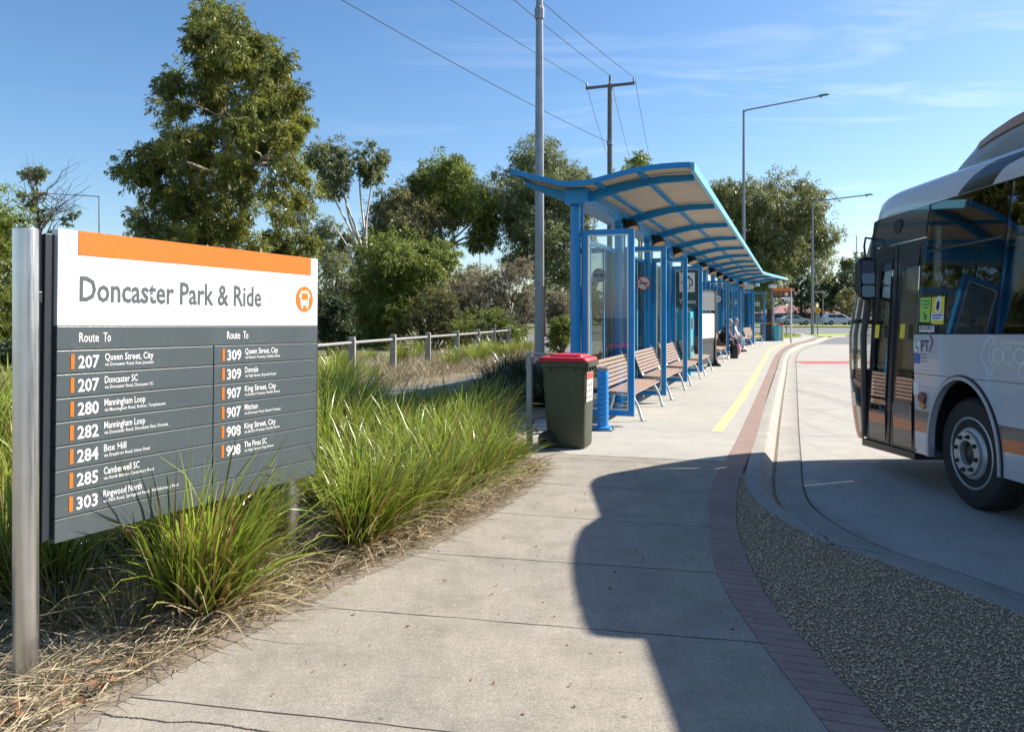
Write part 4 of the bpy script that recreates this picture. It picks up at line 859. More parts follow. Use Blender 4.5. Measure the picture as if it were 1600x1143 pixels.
# lamps, stickers, lettering, outline decals
def oval(m, y, z, a, b, d0, d1, mi=0, n=24): side_poly(m, [(y + a * math.cos(2*math.pi*k/n), z + b * math.sin(2*math.pi*k/n)) for k in range(n)], d0, d1, mi)
for z, mt, a, b in ((.905, 'redlens', .06, .055), (.775 + .055, 'amber', .05, .03)):
    m = MB(); oval(m, .61, z, a, b, -.03, 0); m.build('marker_lamp', M[mt], bus, bevel=.012, seg=3)
def rect_s(name, y0, y1, z0, z1, d, mat, par): m = MB(); side_poly(m, [(y1, z0), (y0, z0), (y0, z1), (y1, z1)], -d, -d + .0008); return m.build(name, mat, par)
def smap(y0, z0, d): return lambda x, z: SP(y0 - x, z0 + z, -d)
def spos(px, py, d=0):                 # photo pixel on the bus side -> local (y, z)
    Y = 6.67
    for _ in range(12):
        zl = EYE + (HZ - py) * Y / F + .12 - (Y - 6.67) * -.0255; X = 3.87 + sx(zl); Y = X * F / (px - 800)
    return (Y - 6.67, EYE + (HZ - py) * Y / F + .12 + (Y - 6.67) * .0255)
y0, z1 = spos(1432, 533); y1, z0 = spos(1441.5, 551.5); st = rect_s('access_sticker', y0, y1, z0, z1, .002, M['paper'], bus)
y2, z2 = spos(1441.5, 568); rect_s('access_sticker_base', y0, y1, z2, z0 - .004, .002, M['printblue'], st)
m = MB(); cy, cz = (y0 + y1) / 2, (z0 + z1) / 2; oval(m, cy + .012, cz + .048, .011, .011, -.0028, -.002)
side_poly(m, [(cy + .02, cz + .032), (cy + .008, cz + .032), (cy + .004, cz), (cy - .03, cz - .004), (cy - .035, cz - .04), (cy - .022, cz - .04), (cy - .018, cz - .015), (cy + .018, cz - .012)], -.0028, -.002)
for k in range(16):
    a0, a1 = R(100 + k * 15), R(115 + k * 15)
    side_poly(m, [(cy + .005 + rr * math.cos(a), cz - .028 + rr * math.sin(a)) for rr, a in ((.034, a0), (.034, a1), (.026, a1), (.026, a0))], -.0028, -.002)
m.build('wheelchair_symbol', M['textgrey'], st)
ya, za = spos(1443.5, 548.5); text('operator_lettering', 'PT', .105, .135, smap(ya, za, .002), M['black'], bus, .012)
yb, zb_ = spos(1455, 534)
m = MB(); w = .022
side_poly(m, [(yb + .0, zb_ + .09), (yb - .028, zb_ + .09), (yb - .085, zb_ + .0), (yb - .028, zb_ - .09), (yb, zb_ - .09), (yb - .055, zb_)], -.0028, -.002); m.build('operator_chevron', M['mauve'], bus)
for k in range(3):
    yk, zk = spos(1443.5, 555 + k * 5.2); text('small_lettering', ('Transport', 'Route bus', 'Low floor')[k], .022, .10, smap(yk, zk, .002), M['textgrey'], bus)
y0, z1 = spos(1430.8, 594.5); y1, z0 = spos(1439.5, 618); st = rect_s('door_button_sticker', y0, y1, z0, z1, .002, M['paper'], bus)
m = MB(); oval(m, (y0 + y1) / 2, (z0 + z1) / 2, .035, .06, -.0028, -.002); m.build('sticker_print', M['outline'], st)
pa, pb, pc, pd = spos(1444, 464.5), spos(1460.5, 464), spos(1457, 503.5), spos(1441.8, 503)
def quad_s(name, pts, d, mat, par): m = MB(); side_poly(m, [(p[0], p[1]) for p in pts], -d, -d + .0008); return m.build(name, mat, par)
g1 = quad_s('poster', [pa, pb, pc, pd], .001, M['printgreen'], bus)
def lerp2(q, u, v):
    a, b, c, d = [Vector(p) for p in q]; return (a.lerp(b, u)).lerp(d.lerp(c, u), v)
m = MB()
for v0, v1, u0, u1 in ((.12, .18, .15, .9), (.25, .31, .15, .9), (.38, .44, .3, .75), (.68, .9, .42, .68), (.62, .68, .3, .5)):
    side_poly(m, [tuple(lerp2((pa, pb, pc, pd), u, v)) for u, v in ((u0, v0), (u1, v0), (u1, v1), (u0, v1))], -.0022, -.0012)
m.build('poster_print', paint('green print', (.06, .16, .08), .5, .1), g1)
pa, pb, pc, pd = spos(1462, 464), spos(1481.5, 462.5), spos(1478.5, 506.5), spos(1458.5, 506.5)
g2 = quad_s('poster', [pa, pb, pc, pd], .001, M['printyellow'], bus)
m = MB(); side_poly(m, [tuple(lerp2((pa, pb, pc, pd), u, v)) for u, v in ((.0, .60), (1, .60), (1, .86), (0, .86))], -.0022, -.0012, 0)
c2 = lerp2((pa, pb, pc, pd), .52, .30); oval(m, c2.x, c2.y, .055, .085, -.0022, -.0012, 0); side_poly(m, [(c2.x + .03 * math.cos(R(60 * k + 30)), c2.y - .005 + .05 * math.sin(R(60 * k + 30))) for k in range(6)], -.0032, -.0022, 1)
for v0, v1, u1 in ((.64, .70, .9), (.75, .80, .75)): side_poly(m, [tuple(lerp2((pa, pb, pc, pd), u, v)) for u, v in ((.1, v0), (u1, v0), (u1, v1), (.1, v1))], -.0032, -.0022, 2)
m.build('poster_print', [M['paper'], M['black'], M['printblue']], g2)
pa, pb, pc, pd = spos(1441, 508.2), spos(1464, 508.6), spos(1463.6, 518.6), spos(1440.5, 518.6)
pl = quad_s('fleet_plate', [pa, pb, pc, pd], .001, M['paper'], bus); text('fleet_number', 'AO 073673', .062, abs(pa[0] - pb[0]) * .88, smap(pa[0] - .012, pd[1] + .018, .0022), M['black'], pl, .02)
def outline(pts, w=.0075):
    m = MB(); n = len(pts); ps = [Vector((a, b)) for a, b in pts]; o_ = []
    for i in range(n):
        t_ = (ps[(i + 1) % n] - ps[i - 1]).normalized(); nn_ = Vector((-t_.y, t_.x)) * w / 2; o_.append((ps[i] + nn_, ps[i] - nn_))
    for i in range(n):
        a, b = o_[i], o_[(i + 1) % n]; side_poly(m, [tuple(a[0]), tuple(b[0]), tuple(b[1]), tuple(a[1])], -.002, -.001)
    m.build('outline_decal', M['outline'], bus)
chev = [(1555, 526), (1556.5, 531), (1548, 555), (1556, 577), (1553.5, 584), (1549, 584.5), (1546, 580), (1538, 560), (1537, 555), (1539.5, 547), (1547.5, 530), (1551, 526)]
outline([spos(*p) for p in chev])
for cxp, hw in ((1563, 5.6), (1579.4, 5.8), (1597, 6.5)):
    cy, cz = spos(cxp, 556.5); outline([(cy + .058 * math.cos(2*math.pi*k/28), cz + .058 * math.sin(2*math.pi*k/28)) for k in range(28)])
for cyy in (-.82, -.99, -1.16, -1.33): outline([(cyy + .058 * math.cos(2*math.pi*k/28), 1.22 + .058 * math.sin(2*math.pi*k/28)) for k in range(28)])
# ------------------------------------------------------------------ post and rail fence
fe = empty('post_and_rail_fence', (0, 0, 0), label='low timber post fence with a pale pipe rail behind the grass', cat='fence')
FP = [(-5.3, 10.9), (-4.75, 13.2), (-4.2, 15.5), (-3.68, 17.9), (-3.09, 20.2), (-2.43, 22.5), (-1.76, 24.8), (-1.19, 27.1), (-.69, 29.4), (-.16, 31.6), (.36, 33.6)]
for x, y in FP:
    m = MB(); m.box((x - .075, y - .075, -.05), (x + .075, y + .075, .98)); m.loft([[Vector((x + a * w, y + b * w, z)) for a, b in ((-1,-1),(1,-1),(1,1),(-1,1))] for w, z in ((.075, .98), (.055, 1.03))], caps=True)
    m.build('post', M['post'], fe, bevel=.006)
m = MB(); m.tube([(x, y, .90) for x, y in FP], .035, 8); m.build('rail', M['rail'], fe, smooth=40)
# ------------------------------------------------------------------ lamp posts
def lamp_post(x, y, h, r, arm, label, collar=None, head=True):
    o = empty('street_lamp', (x, y, 0), label=label, cat='street lamp', group='street lamps')
    m = MB(); m.lathe([(r * 1.9, -.02), (r * 1.9, .03)], 8); m.tube([(0, 0, 0), (0, 0, h * .55), (0, 0, h)], [r, r * .82, r * .55], 8); m.build('pole', M['galv'], o)
    if collar: m = MB(); m.lathe([(r * .9, collar), (r * .95, collar + .03), (r * .95, collar + .22), (r * .8, collar + .26)], 8); m.build('collar', M['galv'], o)
    a = Vector(arm); m = MB(); m.tube([(0, 0, h - .12), Vector((0, 0, h - .04)) + a * .04, Vector((0, 0, h)) + a], [r * .5, r * .42, r * .34], 8); m.build('arm', M['galv'], o)
    if head:
        d = a.normalized(); e = Vector((0, 0, h)) + a; m = MB(); s = Vector((-d.y, d.x, 0)).normalized()
        m.loft([[e + d * t + s * w * q + Vector((0, 0, zz2)) for q, zz2 in ((-1, -.03), (1, -.03), (.8, hh), (-.8, hh))] for t, w, hh in ((-.1, .06, .03), (.05, .14, .07), (.45, .15, .06), (.62, .06, .0))], caps=True); hd_ = m.build('lamp_head', M['galvdark'], o, bevel=.01)
        m = MB(); m.lathe([(.02, -.12), (.05, -.10), (.05, -.03)], 10, 'Z', e + d * .12); m.build('sensor', M['galvdark'], hd_)
    return o
lamp_post(.60, 17.0, 10.6, .112, (1.2, -1.2, .3), 'thick grey lamp post close behind the shelter, running out of the picture', collar=8.0)
o = P(1162, 172, 50); lamp_post(o.x, 50, o.z, .125, (4.25, -1.5, .47), 'tall lamp post with a long arm rising above the shelter roof')
o = P(1269.5, 314, 60); lamp_post(o.x, 60, o.z, .13, (3.65, -.9, .3), 'lamp post with a long arm in front of the big gum tree', collar=2.6)
o = P(1338, 368, 98); lamp_post(o.x, 98, o.z, .10, (-1.3, -.6, .12), 'slim lamp post with a short arm just left of the bus')
o = P(155, 306, 50); lamp_post(o.x, 50, o.z, .075, (-2.9, -.6, .05), 'thin lamp post beside the bare tree, above the direction sign')
o = P(520, 402, 62); lamp_post(o.x, 62, o.z, .09, (-.75, -.6, .05), 'small pale lamp post low among the trees, right of the direction sign')
o = P(750, 386, 70); lamp_post(o.x, 70, o.z, .07, (.5, -.3, .1), 'dark thin lamp post in the sky gap left of the thick pole', head=False)
o = P(1286, 456, 108); lamp_post(o.x, 108, o.z, .10, (-1.25, -.3, .0), 'short lamp post with a flat arm before the dark hedge', head=False)
# ------------------------------------------------------------------ power pole and its wires
PY = 40.0; top = P(953, 118, PY)
pp = empty('power_pole', (top.x, PY, 0), label='tall timber power pole with a crossarm behind the shelter roof', cat='power pole')
m = MB(); m.tube([(0, 0, -.1), (0, 0, 7), (0, 0, top.z - .45)], [.17, .145, .12], 12); m.tube([(0, 0, top.z - .5), (0, 0, top.z)], [.06, .05], 8); m.build('pole', M['wood'], pp, smooth=40)
za_ = P(953, 133.5, PY).z; AL, AR = Vector((-1.22, .25, za_ - .08)), Vector((1.24, -.25, za_ + .04))
m = MB(); m.bar(AL, AR, .11, .13); m.build('crossarm', M['wood'], pp)
for t_ in (.02, .5, .98): q = AL.lerp(AR, t_); m = MB(); m.lathe([(.03, 0), (.06, .05), (.035, .09), (.06, .13), (.03, .2)], 10, 'Z', (q.x, q.y, q.z + .06)); m.build('insulator', M['galv'], pp)
base = Vector((top.x, PY, 0)); LOWZ = P(953, 222, PY).z
m = MB(); m.lathe([(.16, LOWZ - .15), (.16, LOWZ + .1)], 12); m.build('cable_clamp', M['galv'], pp)
def wire(label, a, b, sag, r=.013):
    n = 18; m = MB(); ps = [a.lerp(b, i / n) - Vector((0, 0, sag * 4 * (i / n) * (1 - i / n))) for i in range(n + 1)]; m.tube(ps, r, 5)
    tag(m.build('overhead_wire', M['wire'], None, smooth=60), label, 'wire', 'overhead wires')
wa = [base + AL + Vector((0, 0, .26)), base + Vector((0, 0, top.z)), base + AR + Vector((0, 0, .26)), base + Vector((-.1, 0, LOWZ))]
nr = [P(640, -46, 22), P(783, -22, 22), P(838, -10, 22), P(440, -72, 20)]
for l_, a, b, s_ in zip(('overhead wire reaching the left end of the crossarm', 'overhead wire reaching the top spike of the power pole', 'overhead wire crossing behind the thick pole to the right end of the crossarm', 'lowest overhead wire, ending at the clamp midway down the power pole'), wa, nr, (.0, .02, .02, .25)):
    d = b + (b - a) * .4; wire(l_, a, d, s_ + .1)
fr_ = [P(975, 300, 92), P(1003, 300, 92), P(1030, 300, 92)]
for l_, a, b in zip(('wire falling away from the left end of the crossarm', 'wire falling away from the middle of the crossarm', 'wire falling away from the right end of the crossarm'), wa[:3], fr_): wire(l_, a, b, .9)
fp = empty('power_pole', (fr_[1].x, 92.3, 0), label='far timber power pole hidden low behind the trees', cat='power pole'); m = MB(); m.tube([(0, 0, -.1), (0, 0, fr_[1].z + .2)], [.17, .12], 10); m.build('pole', M['wood'], fp)
m = MB(); m.bar(fr_[0] - fp.location, fr_[2] - fp.location, .12, .12); m.build('crossarm', M['wood'], fp)
# ------------------------------------------------------------------ far furniture: stop flag, bins, road signs
Xp, Yp = G(1207.5, 532.5); Xq, Yq = G(1236, 536)
o = empty('bus_stop_flag', (Xq, Yq, 0), (0, 0, R(-6)), 'orange topped dark bus stop board on a steel pole past the shelter', 'bus stop sign')
ks = Yq / F
m = MB(); m.tube([(0, 0, 0), (0, 0, (536 - 450) * ks)], .055, 10); m.build('pole', M['steel'], o)
zt_ = (536 - 450) * ks; wL = -27 * ks
MB().box((wL, -.05, zt_ - 4.6 * ks), (5 * ks, .05, zt_)).build('orange_header', M['orange'], o)
bd = MB().box((wL, -.045, zt_ - 15 * ks), (4.6 * ks, .045, zt_ - 4.7 * ks)).build('board', M['signdark'], o)
m = MB(); m.lathe([(3.6 * ks, -.06), (3.6 * ks, -.046)], 24, 'Y', (-7.4 * ks, 0, zt_ - 9.4 * ks)); rd = m.build('roundel', M['orange'], bd); m = MB(); m.lathe([(2.3 * ks, -.068), (2.3 * ks, -.06)], 20, 'Y', (-7.4 * ks, 0, zt_ - 9.4 * ks)); m.build('roundel_centre', M['paper'], rd)
text('stop_lettering', 'Bus stop', 2.2 * ks, 13 * ks, lambda x, z: Vector((x, -.047, z)), M['orange'], bd, .02, x=wL + 1.5 * ks, z=zt_ - 8 * ks); text('stop_lettering', 'Park & Ride', 2.0 * ks, 13.5 * ks, lambda x, z: Vector((x, -.047, z)), M['orange'], bd, .02, x=wL + 1.5 * ks, z=zt_ - 11.4 * ks)
MB().box((-11.5 * ks, -.06, zt_ - 19 * ks), (-1.5 * ks, -.046, zt_ - 14 * ks)).build('number_plate', M['paper'], o); MB().box((-10 * ks, -.055, zt_ - 23 * ks), (-3 * ks, -.045, zt_ - 19.4 * ks)).build('lower_plate', M['galv'], o)
o = empty('bollard_light', (Xp, Yp, 0), label='grey lamp column with a square white head under the far end of the roof', cat='lamp column')
m = MB(); m.tube([(0, 0, 0), (0, 0, (532.5 - 449) * Yp / F)], .075, 10); m.build('pole', M['galv'], o); zt_ = (532.5 - 449) * Yp / F
m = MB(); m.loft([[Vector((a * w, b * w, zt_ + h)) for a, b in ((-1,-1),(1,-1),(1,1),(-1,1))] for w, h in ((.15, -.02), (.19, .0), (.19, .15))], caps=True); lh = m.build('lamp_head', M['paper'], o, bevel=.01); MB().box((-.17, -.17, zt_ + .151), (.17, .17, zt_ + .20)).build('cap', M['galvdark'], lh)
Xb, Yb = G(1197, 532)
o = empty('litter_bin', (Xb, Yb, 0), (0, 0, R(-20)), 'dark bin enclosure with an orange top at the end of the shelter', 'bin')
m = MB(); m.box((-.32, -.30, 0), (.32, .30, .98)); m.build('casing', M['signdark'], o, bevel=.02); MB().box((-.34, -.32, .985), (.34, .32, 1.04)).build('top', M['orange'], o, bevel=.01)
o = empty('litter_bin', (Xb + .36, Yb - .75, 0), (0, 0, R(-20)), 'small teal bin standing in front of the orange topped bin', 'bin')
m = MB(); m.loft([rr3(-.14, .14, -.18, .18, 0.02, .04), rr3(-.18, .18, -.2, .2, .86, .04)], caps=True); m.build('body', M['teal'], o, smooth=35); m = MB(); m.box((-.2, -.22, .862), (.2, .22, .90)); m.build('lid', M['teal'], o, bevel=.01)
o = empty('litter_bin', (Xb + .75, Yb - .2, 0), (0, 0, R(-20)), 'pale bin with a red top beside the grey lamp column', 'bin')
m = MB(); m.box((-.2, -.2, 0), (.2, .2, .92)); m.build('casing', paint('pale bin panel', (.5, .47, .40), .5, .1), o, bevel=.02); MB().box((-.22, -.22, .925), (.22, .22, .99)).build('top', M['red'], o)
X_, Y_ = G(1229, 520.5); o = empty('give_way_sign', (X_, Y_, 0), label='red and white triangular give way sign seen past the stop board', cat='road sign')
k_ = Y_ / F; m = MB(); m.tube([(0, 0, 0), (0, 0, 38 * k_)], .04, 8); m.build('pole', M['galvdark'], o)
def tri(s, y0, y1): c = 35.2 * k_; return [Vector((s * x, y0, c + s * z)) for x, z in ((-5, 3.2), (5, 3.2), (0, -6))], (0, y1 - y0, 0)
for s_, mt, a, b, nm in ((k_, 'red', -.05, -.04, 'panel'), (k_ * .62, 'paper', -.06, -.05, 'panel_centre')):
    p_, v_ = tri(s_, a, b); m = MB(); m.prism(p_, (0, 0, 0), v_); m.build(nm, M[mt], o)
X_, Y_ = G(1277.5, 523); o = empty('crossing_sign', (X_, Y_, 0), label='round amber sign with black walking legs above a grey plate', cat='road sign')
k_ = Y_ / F; m = MB(); m.tube([(0, 0, 0), (0, 0, 42 * k_)], .045, 8); m.build('pole', M['galvdark'], o); cz = 38.0 * k_
m = MB(); m.lathe([(5.1 * k_, -.06), (5.1 * k_, -.05)], 28, 'Y', (0, 0, cz)); ds = m.build('disc', M['black'], o); m = MB(); m.lathe([(4.7 * k_, -.07), (4.7 * k_, -.06)], 28, 'Y', (0, 0, cz)); m.build('disc_face', paint('amber sign face', (.85, .40, .02), .4, .05), ds)
for s_ in (-1, 1):
    m = MB(); m.prism([Vector((s_ * x * k_, -.075, cz + z * k_)) for x, z in ((.1, 2.2), (.9, 2.2), (1.6, .3), (2.7, -2.2), (1.5, -2.2), (.7, -.4))], (0, 0, 0), (0, -.006, 0)); m.build('walking_leg', M['black'], ds)
MB().box((-3.8 * k_, -.05, cz - 21 * k_), (3.2 * k_, -.04, cz - 5.4 * k_)).build('plate', M['galv'], o)
X_, Y_ = P(776, 425, 66).x, 66; o = empty('banner_sign', (X_, Y_, 0), label='small green and yellow banner on a thin pole in the sky gap', cat='banner')
m = MB(); m.tube([(-.25, 0, 0), (-.25, 0, 5.4)], .04, 8); m.build('pole', M['galvdark'], o); MB().box((-.2, -.01, 4.75), (.2, .01, 5.3)).build('banner', M['printgreen'], o)
# ------------------------------------------------------------------ cars beyond the main road
M['carglass'] = paint('dark car glass', (.015, .02, .025), .06, .1, coat=.8)
def car(px, row, L, H, col, label, prof, Y=118.0, flip=1):
    X = (px - 800) / F * Y; o = empty('parked_car', (X, Y, 0.0), (0, 0, R(2)), label, 'car', 'cars across the main road')
    pm = paint('car paint', col, .25, .05, coat=.7); W_ = 1.8; m = MB()
    body, glassp = prof
    def sec(pts, w0, w1, zr=(.5, 1.5)): return [[Vector((flip * x * L, q * (w0 + (w1 - w0) * max(0, min(1, (z * H - .85) / (H - .85)))) / 2, z * H)) for x, z in pts] for q in (-1, 1)]
    m.loft(sec(body, W_, 1.2), caps=True); m.build('body', pm, o, bevel=.05, seg=3)
    for q in (-1, 1):
        for gp in glassp:
            m = MB(); m.prism([Vector((flip * x * L, q * ((W_ + (1.2 - W_) * max(0, (z * H - .85) / (H - .85))) / 2 + .006), z * H)) for x, z in gp], (0, 0, 0), (0, q * .012, 0)); m.build('window', M['carglass'], o)
    for x in (-.30, .31):
        for q in (-1, 1):
            m = MB(); m.lathe([(.2, -.1), (.33, -.1), (.33, .1), (.2, .1)], 20, 'Y', (flip * x * L, q * .82, .33)); w = m.build('wheel', M['rubber'], o, smooth=40); m = MB(); m.lathe([(.2, -.115 * q), (.2, .108 * q), (.1, .112 * q)], 14, 'Y', (flip * x * L, q * .82, .33)); m.build('rim', M['galv'], w)
    for q in (-1, 1):
        m = MB(); m.box((flip * .47 * L - .06, q * .62 - .16, .62), (flip * .47 * L + .06, q * .62 + .16, .76)); m.build('headlight', M['paper'], o); m = MB(); m.box((-flip * .49 * L - .04, q * .66 - .1, .75), (-flip * .49 * L + .04, q * .66 + .1, .98)); m.build('taillight', M['red'], o)
    return o
SUV = ([(-.5, .2), (-.5, .55), (-.47, .62), (-.43, .92), (-.36, .99), (.02, 1.0), (.12, .96), (.27, .66), (.46, .58), (.5, .48), (.5, .2)], [[(-.38, .68), (-.36, .92), (-.12, .94), (-.12, .67)], [(-.10, .67), (-.10, .94), (.07, .93), (.22, .66)]])
SED = ([(-.5, .22), (-.5, .60), (-.47, .68), (-.33, .74), (-.20, .98), (-.08, 1.0), (.06, .97), (.24, .68), (.45, .58), (.5, .48), (.5, .22)], [[(-.29, .72), (-.18, .93), (-.06, .95), (-.06, .71)], [(-.04, .71), (-.04, .95), (.05, .93), (.20, .69)]])
car(1309, 0, 4.6, 1.62, (.62, .64, .68), 'white sport utility car parked across the main road', SUV, 114)
car(1240, 0, 4.7, 1.46, (.42, .46, .50), 'silver sedan across the main road, behind the stop board', SED, 112)
car(1214, 0, 4.6, 1.60, (.03, .06, .14), 'dark blue car at the left end of the parked cars', SUV, 116)
car(1420, 0, 4.5, 1.45, (.45, .50, .55), 'silver car seen through the bus door glass', SED, 116)
car(1500, 0, 4.5, 1.5, (.30, .05, .05), 'dark red car far behind the bus', SED, 118)
# ------------------------------------------------------------------ houses beyond
def house(px, Y, w, d, hw, hr, label, wallc, roofc, rot=0):
    X = (px - 800) / F * Y; o = empty('brick_house', (X, Y, 0), (0, 0, R(rot)), label, 'house')
    m = MB(); m.box((-w/2, -d/2, 0), (w/2, d/2, hw)); m.build('wall', paint('house wall', wallc, .9, .2, 0, 6), o)
    m = MB(); e = .5; m.loft([[Vector((-w/2 - e, -d/2 - e, hw)), Vector((w/2 + e, -d/2 - e, hw)), Vector((w/2 + e, d/2 + e, hw)), Vector((-w/2 - e, d/2 + e, hw))], [Vector((-w/2 + d*.4, -.05, hr)), Vector((w/2 - d*.4, -.05, hr)), Vector((w/2 - d*.4, .05, hr)), Vector((-w/2 + d*.4, .05, hr))]], caps=True)
    r = m.build('roof', paint('tiled roof', roofc, .8, .25, 0, 8, .5), o); MB().box((w*.1, .3, hr - .9), (w*.1 + .7, 1.0, hr + .5)).build('chimney', paint('chimney brick', wallc, .9, .2), r)
    for q in (-.3, .12): f = MB().box((q * w, -d/2 - .04, .9), (q * w + 1.8, -d/2 + .02, 2.1)).build('window', M['carglass'], o); MB().box((q * w - .1, -d/2 - .06, .8), (q * w + 1.9, -d/2 - .04, .9)).build('sill', M['paper'], f)
    MB().box((-.1 * w, -d/2 - .05, 0), (-.1 * w + .9, -d/2 + .02, 2.05)).build('door', M['barkdark'], o)
    return o
house(1244, 150, 13, 9, 1.75, 3.3, 'low house with a faded red tiled roof behind the cars', (.28, .16, .12), (.38, .16, .11), 6)
house(1302, 158, 9, 8, 2.6, 3.4, 'brown brick house behind the white car', (.22, .15, .11), (.20, .13, .10), -5)
house(1640, 150, 15, 9, 2.6, 4.6, 'cream house far behind the bus', (.45, .40, .33), (.22, .18, .16), 0)
m = MB(); m.box((-1, 128, -.02), (40, 128.1, 1.7)); tag(m.build('paling_fence', M['wood']), 'dark timber paling fence behind the parked cars', 'fence')
# ------------------------------------------------------------------ seated people
def skin_body(name, nodes, edges, mat, parent, sub=2):
    me = bpy.data.meshes.new(name); me.from_pydata([n[0] for n in nodes], edges, []); me.materials.append(mat); o = link_mesh(name, me, parent)
    o.modifiers.new('skin', 'SKIN'); me.skin_vertices if hasattr(me, 'skin_vertices') else None
    if not me.skin_vertices:
        bm = bmesh.new(); bm.from_mesh(me); bm.verts.layers.skin.verify(); bm.to_mesh(me); bm.free()
    for sv, n in zip(me.skin_vertices[0].data, nodes): sv.radius = (n[1], n[1] * (n[2] if len(n) > 2 else 1))
    me.skin_vertices[0].data[0].use_root = True
    s = o.modifiers.new('subsurf', 'SUBSURF'); s.levels = s.render_levels = sub
    return o
M['skin'] = paint('skin', (.50, .31, .22), .55, .06)
M['hairgrey'] = paint('grey hair', (.30, .28, .26), .7, .2, 0, 30); M['hairdark'] = paint('dark hair', (.03, .022, .018), .6, .2, 0, 30)
def person(u, v, lean, top, trous, shoe, hair, label, knee=0.0):
    p = W(u, v); o = empty('person', tuple(p), (0, 0, -AX), label, 'person', 'people waiting on the benches')
    L = lean; hip = Vector((-.30, 0, .55)); ch = hip + Vector((L * .38, 0, .40)); nk = hip + Vector((L * .52, 0, .54)); hd = nk + Vector((.05 + L * .08, 0, .17))
    N = []; E = []
    def nd(p_, r_, f=1, par=None): N.append((tuple(p_), r_, f)); i = len(N) - 1; E.append((par, i)) if par is not None else None; return i
    i0 = nd(hip, .135); i1 = nd(hip.lerp(ch, .5), .135, 1, i0); i2 = nd(ch, .14, 1, i1); i3 = nd(nk, .058, 1, i2); i4 = nd(hd + Vector((-.01, 0, -.05)), .082, 1, i3); i5 = nd(hd + Vector((0, 0, .05)), .095, 1, i4); nd(hd + Vector((-.005, 0, .11)), .06, 1, i5)
    nd(hd + Vector((.105, 0, -.01)), .014, 1, i5)
    shirt = [(tuple(hip + Vector((0, 0, -.02))), .155), (tuple(hip.lerp(ch, .5)), .155), (tuple(ch), .165), (tuple(nk + Vector((-.0, 0, -.03))), .085)]; se = [(0, 1), (1, 2), (2, 3)]
    tr = [(tuple(hip + Vector((0, 0, .02))), .15)]; te = []
    feet = []
    for s in (-1, 1):
        shd = ch + Vector((.0, s * .19, .06)); el = shd + Vector((.12 + L * .1, s * .04, -.27)); wr = Vector((.06, s * .10, .66))
        a = nd(shd, .058, 1, i2); b = nd(el, .043, 1, a); c = nd(wr, .030, 1, b); pm_ = nd(wr + Vector((.06, -s * .01, -.015)), .034, .6, c)
        for k in range(4): f1 = nd(wr + Vector((.115, s * (.030 - .02 * k), -.02)), .010, 1, pm_); nd(wr + Vector((.155 - .01 * abs(k - 1.3), s * (.034 - .022 * k), -.045)), .008, 1, f1)
        t1 = nd(wr + Vector((.06, -s * .045, -.01)), .011, 1, c); nd(wr + Vector((.10, -s * .06, -.025)), .009, 1, t1)
        n0 = len(shirt); shirt += [(tuple(shd), .075), (tuple(el), .06), (tuple(wr + Vector((-.03, 0, .01))), .045)]; se += [(2, n0), (n0, n0 + 1), (n0 + 1, n0 + 2)]
        hp = Vector((-.28, s * .09, .53)); kn = Vector((.17 + knee * s, s * .12, .53)); an = Vector((.12 + knee * s * 1.6, s * .12, .10)); to = an + Vector((.17, s * .03, -.055))
        a = nd(hp, .085, 1, i0); b = nd(kn, .058, 1, a); c = nd(an, .038, 1, b); nd(to, .030, 1, c)
        n0 = len(tr); tr += [(tuple(hp), .10), (tuple(kn), .075), (tuple(an + Vector((0, 0, .03))), .058)]; te += [(0, n0), (n0, n0 + 1), (n0 + 1, n0 + 2)]
        feet.append((an, to))
    skin_body('body', N, E, M['skin'], o)
    skin_body('top', shirt, se, top, o); skin_body('trousers', tr, te, trous, o)
    for an, to in feet:
        d = (to - an); d.z = 0; d.normalize(); skin_body('shoe', [(tuple(an - d * .04 + Vector((0, 0, -.045))), .05), (tuple(an + d * .08 + Vector((0, 0, -.052))), .045), (tuple(an + d * .18 + Vector((0, 0, -.06))), .036)], [(0, 1), (1, 2)], shoe, o)
    m = MB(); m.lathe([(.001, .118), (.06, .108), (.095, .06), (.104, .0), (.09, -.05)], 20, 'Z', hd + Vector((-.022, 0, .025))); hr = m.build('hair', hair, o, smooth=60)
    for s in (-1, 1):
        m = MB(); c = hd + Vector((.084, s * .034, .012)); m.lathe([(.002, .008), (.012, .004), (.012, -.004), (.002, -.008)], 10, 'X', c); m.build('eye', M['black'], o)
        m = MB(); m.lathe([(.004, .01), (.028, .006), (.028, -.006), (.004, -.01)], 12, 'Y', hd + Vector((-.01, s * .098, .0))); m.build('ear', M['skin'], o)
    m = MB(); m.tube([hd + Vector((.088, -.025, -.058)), hd + Vector((.094, 0, -.06)), hd + Vector((.088, .025, -.058))], .006, 6); m.build('mouth', M['mauve'], o)
    return o
cl = lambda n, c: paint(n, c, .85, .15, 0, 12)
person(17.95, -.06, .55, cl('black coat', (.014, .014, .017)), cl('black trousers', (.012, .012, .014)), cl('brown shoe', (.10, .05, .035)), M['hairgrey'], 'person in a black coat and black trousers leaning forward on a bench')
person(20.55, -.08, .15, cl('pink patterned top', (.42, .17, .20)), cl('black leggings', (.015, .015, .018)), cl('dark shoe', (.03, .025, .025)), M['hairdark'], 'person in a pink patterned top on the middle bench')
person(22.75, .0, .3, cl('white shirt', (.70, .72, .75)), cl('pale blue jeans', (.30, .38, .50)), cl('black shoe', (.012, .012, .012)), M['hairgrey'], 'person in a white shirt and pale blue jeans with black shoes', .03)
p = W(20.5, .12); hb_ = empty('shopping_bag', (p.x, p.y, 0), (0, 0, -AX), 'pink shopping bag at the knees of the person in pink', 'bag')
